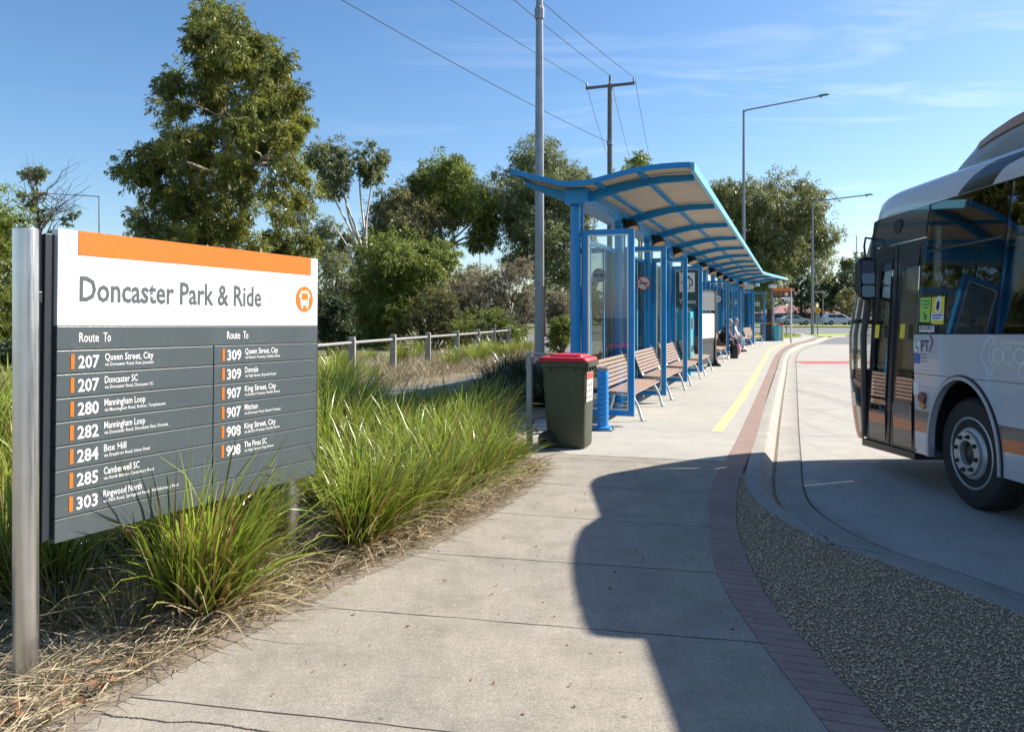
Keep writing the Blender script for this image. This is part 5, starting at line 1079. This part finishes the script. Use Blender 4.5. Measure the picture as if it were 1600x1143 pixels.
m = MB(); m.loft([rr3(-.09, .09, -.17, .17, 0.0, .03), rr3(-.11, .11, -.19, .19, .2, .03), rr3(-.07, .07, -.18, .18, .40, .03)], caps=True); m.build('bag_body', cl('pink bag', (.62, .22, .28)), hb_, smooth=40); m = MB(); m.tube([(0, -.1, .39), (0, -.08, .52), (0, .08, .52), (0, .1, .39)], .012, 6); m.build('bag_handle', M['redlens'], hb_)
p = W(17.75, .20); hb_ = empty('backpack', (p.x, p.y, 0), (0, 0, -AX), 'black upright bag on the ground at the feet of the person in black', 'bag')
m = MB(); m.loft([rr3(-.1, .1, -.15, .15, 0.0, .04), rr3(-.12, .12, -.17, .17, .25, .05), rr3(-.09, .09, -.14, .14, .48, .05)], caps=True); m.build('bag_body', M['black'], hb_, smooth=40); m = MB(); m.tube([(0, -.05, .48), (0, -.03, .54), (0, .03, .54), (0, .05, .48)], .01, 6); m.build('bag_handle', M['black'], hb_)
# ------------------------------------------------------------------ vegetation
def nrm(a): return a / (np.linalg.norm(a, axis=-1, keepdims=True) + 1e-9)
def leaf_mesh(name, mat, P_, A_, L, Wd, parent, tint):
    n = len(P_); A_ = nrm(A_); rnd = nrm(rng.normal(0, 1, (n, 3))); S = nrm(np.cross(A_, rnd)); L = L[:, None]; Wd = Wd[:, None]
    mid = P_ + A_ * L * .45
    V = np.stack([P_, mid + S * Wd / 2, P_ + A_ * L, mid - S * Wd / 2], 1).reshape(-1, 3)
    return np_mesh(name, V, np.arange(4 * n).reshape(-1, 4), mat, parent, {'tint': ('FACE', tint)})
def clumps_in(poly, n, r, Y, depth, seed, ymin=None):
    g = np.random.default_rng(seed); poly = np.array(poly, float); lo, hi = poly.min(0), poly.max(0); out = []; cxp = (lo[0] + hi[0]) / 2; hw = (hi[0] - lo[0]) / 2
    pl = [tuple(p) for p in poly]; tries = 0
    while len(out) < n and tries < n * 400:
        tries += 1; q = g.uniform(lo, hi); rr = r * g.uniform(.65, 1.3)
        ring_ = np.array([q] + [q + (.45 if rr < 40 else .6) * rr * np.array([math.cos(a), math.sin(a)]) for a in np.linspace(0, 2 * math.pi, 8, endpoint=False)])
        if not in_poly(ring_, pl).all(): continue
        if any((q[0]-o[0])**2 + (q[1]-o[1])**2 < (.55 * rr)**2 and g.uniform() < .8 for o in out): continue
        out.append((q[0], q[1], rr))
    res = []
    for px, py, rr in out:
        d = depth * math.sqrt(max(.05, 1 - ((px - cxp) / (hw + 1)) ** 2)); yy = Y + g.uniform(-d, d)
        c = P(px, py, yy); res.append((np.array(c), rr * yy / F))
    return res
def crown(cl_, per, L, Wd, mat, parent, droop=.7, shell=2.4, flat=1.0, name='crown', q=24):
    """every clump is a spray of drooping leafy twigs (sprigs), so outlines stay ragged and light shows between them"""
    Ps, As, Ls, Ws, Ts = [], [], [], [], []
    for c, r in cl_:
        ns_ = max(6, int(per / q * rng.uniform(.6, 1.3))); d = nrm(rng.normal(0, 1, (ns_, 3))); o_ = d * r * rng.uniform(0, 1, (ns_, 1)) ** (1 / shell) * rng.uniform(.55, 1.05, (ns_, 1)) * np.array([1, 1, flat]) + c
        ax_ = d * .75 + rng.normal(0, .45, (ns_, 3)); ax_[:, 2] -= droop * .8; ax_ = nrm(ax_); ls = r * rng.uniform(.3, .85, (ns_, 1))
        tb = rng.uniform(0, .55) + rng.normal(.12, .2, ns_)
        idx = np.repeat(np.arange(ns_), q); n = len(idx); t_ = rng.uniform(0, 1, (n, 1)); wd = .05 + .10 * (1 - t_)
        p = o_[idx] + ax_[idx] * t_ * ls[idx] + rng.normal(0, 1, (n, 3)) * r * wd
        a = ax_[idx] * .8 + rng.normal(0, .5, (n, 3)); a[:, 2] -= droop * .7
        Ps.append(p); As.append(a); Ls.append(L * rng.uniform(.6, 1.3, n)); Ws.append(Wd * rng.uniform(.6, 1.3, n)); Ts.append(np.clip(tb[idx] + rng.normal(0, .15, n), 0, 1))
    return leaf_mesh(name, mat, np.concatenate(Ps), np.concatenate(As), np.concatenate(Ls), np.concatenate(Ws), parent, np.concatenate(Ts))
def limb_mb(m, a, b, r0, r1, wob=.06, n=6):
    a, b = Vector(a), Vector(b); ln = (b - a).length; ps = []
    for i in range(n + 1):
        t = i / n; p = a.lerp(b, t); 
        if 0 < i < n: p += Vector((random.uniform(-1, 1), random.uniform(-1, 1), random.uniform(-.4, .8))) * ln * wob
        ps.append(p)
    m.tube(ps, [r0 + (r1 - r0) * i / n for i in range(n + 1)], 7, caps=False); return ps
def tree(name, label, Y, poly, nclump, rpx, per, leafL, leafW, mat, bark, trunk, seed, depth=None, cat='tree', group=None, droop=.7, extra=(), limbs=.75, tr=.18, shell=2.4, flat=1.0, forks=()):
    """trunk: photo pixels from the foot up; every foliage clump is carried by a limb from the nearest point of the trunk."""
    foot = P(trunk[0][0], HZ, Y); root = empty(name, (foot.x, Y, 0), label=label, cat=cat, group=group); off = np.array(root.location)
    random.seed(seed)
    arr = np.array(poly, float); hw = (arr[:, 0].max() - arr[:, 0].min()) / 2 * Y / F
    cl_ = clumps_in(poly, nclump, rpx, Y, depth if depth is not None else hw * .8, seed)
    for ex_ in extra: cl_ += clumps_in(ex_[0], ex_[1], ex_[2], Y + (ex_[3] if len(ex_) > 3 else 0), (depth if depth is not None else hw) * .5, seed + 5)
    m = MB(); stems = []
    tp_ = [Vector((foot.x, Y, -.1))] + [P(px, py, Y + random.uniform(-.2, .2)) for px, py in trunk[1:]]
    k = len(tp_); m.tube([p - root.location for p in catmull(tp_, 4)], [tr * (1 - .75 * i / (4 * (k - 1))) for i in range(4 * (k - 1) + 1)], 9, caps=False)
    stems = [(p, tr * (1 - .75 * i / (4 * (k - 1)))) for i, p in enumerate(catmull(tp_, 4))]
    for fk in forks:
        q_ = [P(a, b, Y + random.uniform(-.3, .3)) for a, b in fk]; cq = catmull(q_, 4); nn_ = len(cq) - 1
        m.tube([p - root.location for p in cq], [tr * .55 * (1 - .7 * i / nn_) for i in range(nn_ + 1)], 8, caps=False); stems += [(p, tr * .5 * (1 - .7 * i / nn_)) for i, p in enumerate(cq)]
    for c, r in cl_:
        if random.random() > limbs: continue
        c = Vector(c); best = min(stems, key=lambda s: (s[0] - c).length + max(0, s[0].z - c.z + .3 * r) * 3)
        if (best[0] - c).length < r * .4: continue
        r0 = min(best[1] * .75, .02 + .035 * (best[0] - c).length); ps = limb_mb(m, best[0] - root.location, c + Vector((0, 0, r * .3)) - root.location, r0, r0 * .25, .05)
        for q_, fq in ((ps[3], .7), (ps[4], .5)): stems.append((q_ + root.location, r0 * fq))
        for _ in range(3):
            e = c + Vector((random.uniform(-1, 1), random.uniform(-1, 1), random.uniform(-.6, 1))) * r * .8; limb_mb(m, ps[4], e - root.location, r0 * .35, r0 * .1, .06, 4)
    m.build('trunk', M[bark], root, smooth=60, fixn=False)
    crown([(c - off, r) for c, r in cl_], per * 1.45, leafL * .82, leafW * .8, M[mat], root, droop, shell, flat)
    return root
T1 = [(285,22),(302,4),(340,-4),(365,2),(378,22),(388,50),(415,58),(440,72),(458,104),(472,130),(482,175),(475,215),(482,240),(497,280),(500,310),(488,345),(505,385),(500,440),(420,440),(300,420),(200,400),(196,352),(215,340),(240,318),(215,300),(188,265),(192,240),(215,225),(252,228),(245,200),(230,168),(238,140),(262,108),(288,98),(300,78),(288,58)]
tree('gum_tree', 'tallest gum tree, broad and olive green, standing behind the direction sign', 30, T1, 175, 22, 640, .25, .058, 'leafgum', 'bark', [(368,491),(362,400),(356,330),(352,220),(345,110),(340,40)], 11, depth=3.2, tr=.24)
tree('gum_tree', 'leggy gum tree with pale forked stems beside the tall olive gum', 45, [(477,238),(498,220),(540,222),(552,258),(535,305),(500,312),(480,285)], 20, 15, 470, .26, .07, 'leafgrey', 'barkpale', [(575,491),(572,420),(560,370),(535,300)], 12, depth=1.6, tr=.15, forks=[[(572,420),(555,375),(530,325),(512,290),(505,250)],[(572,400),(548,350),(538,300),(530,255)],[(574,410),(572,350),(580,290),(578,240)],[(573,390),(566,330),(562,285),(566,245)],[(560,440),(545,390),(520,350)]], extra=[([(558,218),(574,212),(586,226),(606,232),(602,265),(585,292),(560,287),(553,252)], 12, 13), ([(492,345),(530,330),(556,372),(560,430),(500,430)], 12, 16, 1.5)], limbs=1.0)
tree('wattle_tree', 'dark rounded wattle rising behind the leggy gum', 52, [(560,330),(590,296),(615,287),(650,285),(690,320),(712,360),(700,430),(600,450),(540,440),(552,390)], 66, 22, 600, .26, .09, 'leafolive', 'barkdark', [(600,491),(598,420),(600,350)], 13)
tree('wattle_tree', 'bushy bright green wattle in front of the trees, right of the sign', 38, [(562,385),(600,355),(650,378),(705,370),(712,410),(692,460),(650,500),(612,540),(540,535),(545,470),(553,420)], 72, 22, 640, .20, .07, 'leafgreen', 'barkdark', [(620,520),(618,470),(622,420)], 14, depth=2.6)
tree('gum_tree', 'open gum tree with a forked trunk in the middle of the tree line', 54, [(637,278),(660,260),(672,245),(700,240),(727,250),(732,272),(760,300),(775,328),(780,372),(762,398),(735,388),(738,345),(715,335),(690,322),(655,335),(642,318)], 58, 19, 600, .30, .078, 'leafgreen', 'bark', [(700,491),(691,420),(688,380),(686,320),(688,280)], 15, depth=2.6, tr=.17, limbs=1.0, forks=[[(690,385),(672,350),(660,318),(655,290)],[(689,375),(692,330),(706,290),(715,262)],[(690,390),(715,368),(740,345),(765,325)],[(690,395),(725,372),(755,368),(770,360)]], extra=[([(655,320),(700,300),(735,320),(742,350),(690,362),(655,350)], 10, 14)])
tree('gum_tree', 'tall grey green gum tree behind the thick lamp post', 55, [(762,265),(790,247),(800,235),(830,213),(862,214),(882,240),(915,250),(930,280),(925,330),(918,400),(905,440),(800,440),(788,400),(785,345),(760,312)], 95, 23, 700, .30, .08, 'leafgrey', 'barkdark', [(850,491),(848,400),(852,320),(850,250)], 16, depth=3.5, tr=.22)
tree('gum_tree', 'gum tree top showing just above the near end of the shelter roof', 62, [(963,270),(985,246),(1000,239),(1026,250),(1032,280),(1020,330),(975,330)], 18, 17, 520, .30, .09, 'leafgreen', 'bark', [(1000,491),(999,380),(998,280)], 17, depth=2)
T6 = [(1100,292),(1120,266),(1150,272),(1190,282),(1215,264),(1232,282),(1270,278),(1292,305),(1286,330),(1312,347),(1306,378),(1290,392),(1298,432),(1276,428),(1262,402),(1240,432),(1218,442),(1194,482),(1150,475),(1118,400)]
tree('gum_tree', 'broad spreading gum tree with a dry olive crown behind the far shelter', 66, T6, 130, 23, 640, .34, .095, 'leafdry', 'barkdark', [(1205,491),(1202,440),(1196,390),(1200,330)], 18, depth=5.5, tr=.34, droop=.85)
o = tree('bare_tree', 'thin half bare tree with twiggy branches at the far left', 44, [(18,262),(50,254),(76,262),(84,278),(60,284),(20,276)], 9, 9, 260, .20, .06, 'leafgrey', 'barkdark', [(68,491),(64,380),(58,330),(52,290)], 19, depth=1.0, tr=.10, limbs=1.0, extra=[([(15,300),(60,290),(120,320),(125,350),(90,365),(30,350)], 8, 9)])
m = MB(); random.seed(4); loc = Vector(o.location)
for k in range(34):
    s_ = P(random.uniform(56, 68), random.uniform(300, 380), 44); e_ = P(random.uniform(14, 126), random.uniform(258, 352), 44 + random.uniform(-1.5, 1.5)); ps = limb_mb(m, s_ - loc, e_ - loc, .035, .008, .06)
    for _ in range(3): limb_mb(m, ps[random.randint(2, 5)], e_ - loc + Vector((random.uniform(-.9, .9), random.uniform(-.6, .6), random.uniform(-.2, .9))), .014, .005, .08, 4)
m.build('branches', M['barkdark'], o, fixn=False)
tree('evergreen_tree', 'dense green bushy tree cut by the left edge of the picture', 17, [(-120,330),(-60,290),(0,288),(18,302),(38,335),(46,365),(44,430),(34,500),(24,560),(-120,560)], 46, 26, 620, .13, .04, 'leafgreen', 'barkdark', [(-30,620),(-28,480),(-30,380)], 20, depth=1.3)
tree('evergreen_tree', 'small dark tree low against the left side of the tall olive gum', 36, [(163,362),(190,340),(240,302),(285,300),(305,345),(320,400),(280,430),(170,420)], 26, 19, 460, .18, .055, 'leafdark', 'barkdark', [(245,491),(245,420),(250,350)], 21)
tree('evergreen_tree', 'dark low tree filling the gap beneath the leggy gum', 44, [(492,400),(520,385),(560,395),(575,440),(560,520),(495,520),(490,450)], 24, 18, 420, .2, .06, 'leafgrey', 'barkdark', [(525,510),(525,460),(528,420)], 22)
for px0, lab, sd_ in ((1252, 'leftmost dark pine behind the parked cars', 31), (1282, 'dark rounded pine behind the amber crossing sign', 32), (1316, 'dark rounded pine behind the white car, left of the bus', 33), (1352, 'dark rounded pine seen through the bus windscreen', 34)):
    tree('pine_tree', lab, 138 + sd_ % 3 * 3, [(px0-26,452),(px0-16,428),(px0,418),(px0+18,420),(px0+28,438),(px0+28,474),(px0+10,488),(px0-18,486)], 22, 11, 330, .5, .17, 'leafdark', 'barkdark', [(px0,491),(px0,470),(px0,440)], sd_, group='dark pines beyond the main road', droop=.1, tr=.35)
tree('gum_tree', 'distant gum tree left of the slim lamp post', 175, [(1312,412),(1322,396),(1336,400),(1352,386),(1372,400),(1380,430),(1320,436)], 14, 10, 300, .8, .3, 'leafgrey', 'bark', [(1345,491),(1345,440),(1346,410)], 35, tr=.3)
tree('acacia_tree', 'pale twiggy acacia standing behind the white car', 128, [(1308,470),(1318,452),(1334,446),(1348,456),(1350,484),(1326,488),(1310,484)], 13, 9, 260, .45, .14, 'leafolive', 'bark', [(1330,498),(1330,480),(1332,465)], 36, tr=.16)
for i, (px, Y, h, lab) in enumerate(((1465, 120, 34, 'round crowned street tree seen through the bus windows'), (1545, 105, 42, 'larger street tree seen through the rear bus windows'), (1620, 130, 34, 'street tree beyond the bus, just outside the right edge'), (1700, 90, 52, 'tall street tree far to the right of the bus'), (1410, 150, 28, 'small dark tree seen through the bus door'))):
    tree('street_tree', lab, Y, [(px-42,485-h*.3),(px-30,485-h*.9),(px,485-h*1.15),(px+30,485-h*.85),(px+42,485-h*.3),(px+20,485),(px-20,485)], 22, 14, 300, .5, .16, 'leafgrey', 'barkdark', [(px,500),(px,470),(px,450)], 40 + i, tr=.3, group='trees behind the bus')
def shrub(label, Y, poly, n, rpx, per, L, Wd, mat, seed, name='shrub', depth=None, droop=.1, twig=0, group=None):
    arr = np.array(poly, float); cx_ = arr[:, 0].mean(); foot = P(cx_, HZ, Y); root = empty(name, (foot.x, Y, 0), label=label, cat='shrub', group=group); off = np.array(root.location)
    hw = (arr[:, 0].max() - arr[:, 0].min()) / 2 * Y / F; cl_ = clumps_in(poly, n, rpx, Y, depth or hw * .6, seed); random.seed(seed); m = MB()
    for c, r in cl_:
        c2 = Vector(c) - root.location; ps = limb_mb(m, (c2.x * .35, c2.y * .35, -.02), c2, .035, .012, .07)
        for _ in range(3 + twig): limb_mb(m, ps[random.randint(3, 5)], c2 + Vector((random.uniform(-1, 1), random.uniform(-1, 1), random.uniform(-.5, 1.1))) * r * 1.05, .012, .004, .08, 4)
    m.build('stems', M['barkdark'], root, fixn=False); crown([(c - off, r) for c, r in cl_], per, L, Wd, M[mat], root, droop, 2.0, 1, 'foliage'); return root
G1 = 'heath bushes behind the fence'
shrub('grey brown twiggy heath bush just left of the thick lamp post', 37, [(742,440),(760,418),(790,408),(826,402),(836,440),(838,512),(780,522),(745,500)], 30, 17, 420, .16, .03, 'leafbrown', 51, twig=5, group=G1)
shrub('brown heath bush with bare twigs below the forked gum', 36, [(660,470),(690,440),(730,424),(760,430),(768,480),(760,524),(700,524),(662,510)], 30, 17, 420, .16, .03, 'leafbrown', 52, twig=5, group=G1)
shrub('olive heath bush between the green wattle and the brown bushes', 35, [(612,500),(640,462),(690,450),(720,470),(735,526),(680,534),(615,534)], 28, 17, 460, .15, .035, 'leafheath', 53, group=G1)
shrub('rounded olive heath bush topping the brown bushes in the sky gap', 41, [(700,440),(715,412),(745,408),(765,425),(768,470),(705,470)], 18, 15, 430, .16, .04, 'leafheath', 54, group=G1)
shrub('low green bush in front of the brown heath, behind the fence rail', 33, [(700,512),(735,482),(790,486),(830,500),(832,530),(710,532)], 20, 13, 430, .13, .035, 'leafgreen', 55, group=G1)
shrub('pinkish brown twiggy bush between the lamp post and the blue column', 40, [(850,475),(866,454),(886,452),(896,480),(892,508),(856,512)], 16, 12, 420, .16, .03, 'leafbrown', 56, twig=4, group=G1)
shrub('dark green shrub low beside the blue column', 31, [(852,510),(868,500),(892,498),(905,520),(900,540),(856,540)], 14, 12, 420, .14, .045, 'leafgreen', 57)
shrub('dark shaded bush at the right edge of the direction sign', 30, [(490,470),(515,455),(548,470),(556,530),(495,534)], 20, 15, 430, .14, .045, 'leafdark', 58)
shrub('brown tangled shrub under the leggy gum', 40, [(545,440),(575,432),(600,470),(590,520),(548,515)], 14, 14, 380, .15, .035, 'leafbrown', 59, twig=3)
shrub('dark dense hedge behind the direction sign', 24, [(-60,480),(60,440),(200,420),(330,430),(470,450),(480,560),(0,600),(-60,600)], 60, 30, 420, .16, .05, 'leafdark', 60, depth=2.5)
# far woods that read as one mass
def woods(name, label, spans, Y, hpx, n, per, mat, seed):
    g = np.random.default_rng(seed); cl_ = []
    for _ in range(n):
        px = g.uniform(*spans); yy = Y * g.uniform(.9, 1.15); top_ = HZ - hpx * g.uniform(.45, 1.0) * (1 + .25 * math.sin(px * .03)); r = g.uniform(6, 12) * Y / F
        for py in np.arange(top_, HZ + 2, 9): cl_.append((np.array(P(px, py, yy)), r))
    o = crown(cl_, per, .55, .2, M[mat], None, .2, 2.2, 1, name); tag(o, label, 'woodland', kind='stuff')
woods('far_woodland', 'far belt of dark trees behind the gums on the left', (-300, 960), 95, 52, 170, 75, 'leafgrey', 71)
woods('far_woodland', 'far belt of dark trees beyond the main road', (1150, 1900), 190, 34, 120, 70, 'leafdark', 72)

# ------------------------------------------------------------------ strappy grass
def tussock_mesh(name, n, h, spread, lean, mat, seed, wid=.009, dead=.18):
    g = np.random.default_rng(seed); S = 5
    az = g.uniform(0, 2 * np.pi, n); rad = .17 * np.sqrt(g.uniform(0, 1, n)) * spread / .5; base = np.stack([rad * np.cos(az), rad * np.sin(az), np.zeros(n)], 1)
    az2 = az + g.normal(0, .6, n); tilt = np.abs(g.normal(0, 1, n)) * .34 * spread / .5 + .03; ht = h * g.uniform(.42, 1.10, n); isd = g.uniform(0, 1, n) < dead
    tilt = np.where(isd, tilt + g.uniform(.3, 1.0, n), tilt); ht = np.where(isd, ht * .8, ht); br_ = g.uniform(0, 1, n) < .22; ht = np.where(br_, ht * .55, ht)
    dirh = np.stack([np.cos(az2), np.sin(az2), np.zeros(n)], 1); curve = g.uniform(.1, 1.15, n) * np.where(isd, 1.5, 1)
    pts = [base]; p = base.copy(); 
    for i in range(S):
        t = (i + .5) / S; ang_ = tilt + curve * t * t * 1.25; step = (ht / S)[:, None]
        d = dirh * np.sin(ang_)[:, None] + np.array([lean[0] * t, lean[1] * t, 0]) ; d[:, 2] += np.cos(ang_); p = p + nrm(d) * step; p[:, 2] = np.maximum(p[:, 2], .012); pts.append(p.copy())
    side = nrm(np.cross(dirh, np.array([0, 0, 1.])) + g.normal(0, .45, (n, 3))); w = wid * g.uniform(.6, 1.25, n)
    V = []; prof_ = [.8, 1, .95, .8, .5, .06]
    for i in range(S + 1): V.append(np.stack([pts[i] - side * (w * prof_[i])[:, None] / 2, pts[i] + side * (w * prof_[i])[:, None] / 2], 1))
    V = np.stack(V, 1).reshape(-1, 3); b = np.arange(n)[:, None, None] * (2 * (S + 1)); i = np.arange(S)[None, :, None] * 2
    Fq = (b + i + np.array([0, 1, 3, 2])[None, None]).reshape(-1, 4)
    hh = np.tile(np.repeat(np.linspace(0, 1, S + 1), 2), n); isb = (g.uniform(0, 1, n) < .16) & ~isd; ti = np.repeat(np.where(isd, g.uniform(.9, 1, n), np.where(isb, g.uniform(.72, .8, n), g.uniform(0, .63, n))), 2 * (S + 1))
    o = np_mesh(name, V, Fq, mat, None, {'h': ('POINT', hh), 'tint': ('POINT', ti)}); return o
LN = (.22, -.05)
protos = [tussock_mesh('grass_tussock', 540, 1.02, .52, LN, M['blade'], 100 + k, wid=.0155, dead=.20) for k in range(4)]
drys = [tussock_mesh('grass_tussock', 420, .62, .75, (.15, -.1), M['bladedry'], 120 + k, wid=.008, dead=.5) for k in range(2)]
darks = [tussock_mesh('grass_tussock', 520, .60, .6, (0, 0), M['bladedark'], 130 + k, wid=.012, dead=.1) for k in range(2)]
used = set()
def put(proto, x, y, s, label, group, sz=None):
    o = proto if proto.name not in used else proto.copy()
    if proto.name in used: COL.objects.link(o)
    used.add(proto.name); o.location = (x, y, -.015); o.rotation_euler = (0, 0, random.uniform(-.35, .35)); s *= .93; o.scale = (s, s, (sz or s * .95) * random.uniform(.95, 1.05)); return tag(o, label, 'grass tussock', group)
random.seed(21)
big = tussock_mesh('grass_tussock', 700, .92, .50, (.30, .05), M['blade'], 99, wid=.014, dead=.16); x, y = G(322, 955); big.location = (x, y, -.01); big.scale = (1.02, 1.02, 1.0); tag(big, 'large bright green tussock growing up in front of the direction sign', 'grass tussock')
x, y = G(228, 950); put(drys[1], x, y, .78, 'brown spiky tussock hard against the left of the big green one', None)
x, y = G(392, 925); put(drys[0], x, y, .62, 'straw coloured tussock at the path edge right of the big green one', None)
x, y = G(360, 880); put(protos[1], x, y, .82, 'green tussock right behind the big one, touching the sign', None)
x, y = G(110, 960); put(drys[0], x, y, .92, 'dry straw coloured tussock beside the near steel post', None)
x, y = G(205, 985); put(drys[1], x, y, .60, 'small dry tussock at the path edge left of the big green one', None)
x, y = G(440, 842); put(protos[2], x, y, .40, 'short tussock around the foot of the far steel post', None)
x, y = G(470, 885); put(drys[0], x, y, .58, 'pale dry tussock by the path just left of the far steel post', None)
ROWA = [(562, 852, .86), (585, 838, .86), (640, 815, .86), (690, 790, .82), (740, 762, .80), (778, 740, .68), (806, 722, .42)]
GL = 'green tussocks along the path edge'; nm_ = ['nearest green tussock right of the direction sign at the path edge', 'second tussock along the path edge from the sign, bright green', 'third tussock along the path edge from the sign', 'fourth tussock along the path edge, above the litter patch', 'fifth tussock along the path edge, leaning over the path', 'sixth tussock along the path edge, before the bin stand', 'last small tussock before the bin stand']
for (px, py, s), l_ in zip(ROWA, nm_): x, y = G(px, py); put(protos[random.randint(0, 3)], x, y, s, l_, GL)
GB = 'green tussocks filling the bed behind the front row'
for px, py, s in ((515, 800, .9), (560, 785, .9), (610, 770, .9), (660, 748, .88), (705, 730, .85), (755, 712, .8), (775, 697, .6), (520, 745, 1), (570, 730, .95), (625, 715, .92), (680, 700, .88), (730, 685, .85), (775, 672, .8), (505, 700, 1.05), (545, 690, 1.0), (600, 678, .95), (650, 668, .9), (700, 660, .85), (745, 650, .75), (500, 660, 1.1), (560, 652, 1.0), (530, 625, 1.05), (512, 612, 1.0)):
    x, y = G(px, py); put(protos[random.randint(0, 3)], x, y, s * random.uniform(.92, 1.06), 'green strappy tussock in the thick of the bed between the sign and the bin', GB)
GD = 'dark tussocks behind the direction sign'
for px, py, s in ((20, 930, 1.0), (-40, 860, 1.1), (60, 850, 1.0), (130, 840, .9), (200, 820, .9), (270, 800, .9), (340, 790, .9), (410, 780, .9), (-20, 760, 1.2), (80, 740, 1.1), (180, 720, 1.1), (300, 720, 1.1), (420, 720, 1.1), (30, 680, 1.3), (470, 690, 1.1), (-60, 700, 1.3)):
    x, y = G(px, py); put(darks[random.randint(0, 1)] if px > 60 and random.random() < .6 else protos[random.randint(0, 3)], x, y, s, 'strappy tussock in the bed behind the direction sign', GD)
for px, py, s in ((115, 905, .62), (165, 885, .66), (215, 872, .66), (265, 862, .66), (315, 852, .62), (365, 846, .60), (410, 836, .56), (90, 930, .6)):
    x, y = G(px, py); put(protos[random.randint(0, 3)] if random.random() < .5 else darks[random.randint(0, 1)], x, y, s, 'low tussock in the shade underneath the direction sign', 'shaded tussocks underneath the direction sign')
GS = 'dark tussocks in the shade behind the bin'
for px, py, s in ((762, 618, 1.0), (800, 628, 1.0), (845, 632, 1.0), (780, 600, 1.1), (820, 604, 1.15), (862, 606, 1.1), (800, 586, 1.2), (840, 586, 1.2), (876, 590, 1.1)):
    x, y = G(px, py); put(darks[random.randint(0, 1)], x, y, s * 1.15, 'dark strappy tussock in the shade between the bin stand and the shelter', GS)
GF = 'pale tussocks along the fence'
for k in range(84):
    t_ = random.random(); a = random.uniform(0, 1) * (len(FP) - 1.01); i = int(a); x = FP[i][0] + (FP[i+1][0] - FP[i][0]) * (a - i) + random.choice((random.uniform(-3.4, -.3), random.uniform(.25, 1.2))); y = FP[i][1] + (FP[i+1][1] - FP[i][1]) * (a - i)
    pr_ = protos[random.randint(0, 3)] if random.random() < .5 else drys[random.randint(0, 1)]
    put(pr_, x, y, random.uniform(.55, 1.0), 'pale grass tussock along the pipe rail fence', GF)
# ground cover: dry grass by the fence, straw and fallen leaves at the bed edge
def strew(name, n, poly, L, Wd, mat, label, cat, zr=(.002, .02), upright=0.0, seed=5):
    g = np.random.default_rng(seed); pl = np.array(poly); q = g.uniform(pl.min(0), pl.max(0), (n * 6, 2)); q = q[in_poly(q, poly)][:n]; n = len(q); a = g.uniform(0, 2 * np.pi, n)
    A_ = np.stack([np.cos(a), np.sin(a), g.uniform(-.05, .25, n) + upright * g.uniform(.3, 1.6, n)], 1); P_ = np.stack([q[:, 0], q[:, 1], g.uniform(*zr, n)], 1)
    o = leaf_mesh(name, M[mat], P_, A_, L * g.uniform(.4, 1.4, n), Wd * g.uniform(.6, 1.3, n), None, np.clip(g.normal(.5, .25, n), 0, 1)); return tag(o, label, cat, kind='stuff')
es = [(p.x, p.y) for p in edge if p.y > .5]; strip = lambda a, b: [(x + b, y + b * .3) for x, y in es] + [(x + a, y + a * .3) for x, y in es][::-1]
strew('straw_litter', 9000, strip(-.62, .05), .22, .0055, 'straw', 'dead straw lying along the bed edge beside the footpath', 'straw', (.0, .035), .10)
strew('straw_litter', 1500, strip(-.12, .16), .17, .004, 'straw', 'loose straws spilling over the stained path edging', 'straw', (.004, .010), 0, 6)
strew('fallen_leaves', 900, strip(-.5, .02), .055, .028, 'litter', 'brown fallen leaves in the straw at the bed edge', 'leaf litter', (.0, .04), .2, 7)
strew('fallen_leaves', 100, [(-1.4, 3.0), (1.1, 2.2), (1.5, 6), (2.2, 8.6), (.4, 8.6), (-.9, 5)], .022, .013, 'litter', 'small dark crumbs of leaf scattered over the footpath', 'leaf litter', (.004, .007), 0, 8)
strew('fallen_leaves', 800, [(-.9, 9.4), (.2, 8.9), (.4, 10.5), (.0, 14.5), (-1.6, 14), (-2.4, 11.5)], .07, .035, 'litter', 'dry leaves under the shaded tussocks behind the bin', 'leaf litter', (.0, .03), .2, 9)
strew('dry_grass', 34000, [(-7.5, 12), (-4.4, 13.4), (-3.0, 16.2), (-1.4, 20.5), (.3, 22), (1.2, 30), (.8, 35), (-2.2, 30), (-5, 24), (-9, 16)], .34, .012, 'straw', 'thin dry grass growing along both sides of the fence', 'grass', (-.02, .02), 1.0, 10)
strew('lawn_grass', 9000, LAWN, .16, .03, 'leafgreen', 'mown green lawn at the end of the footpath', 'grass', (-.01, .01), 1.2, 11)
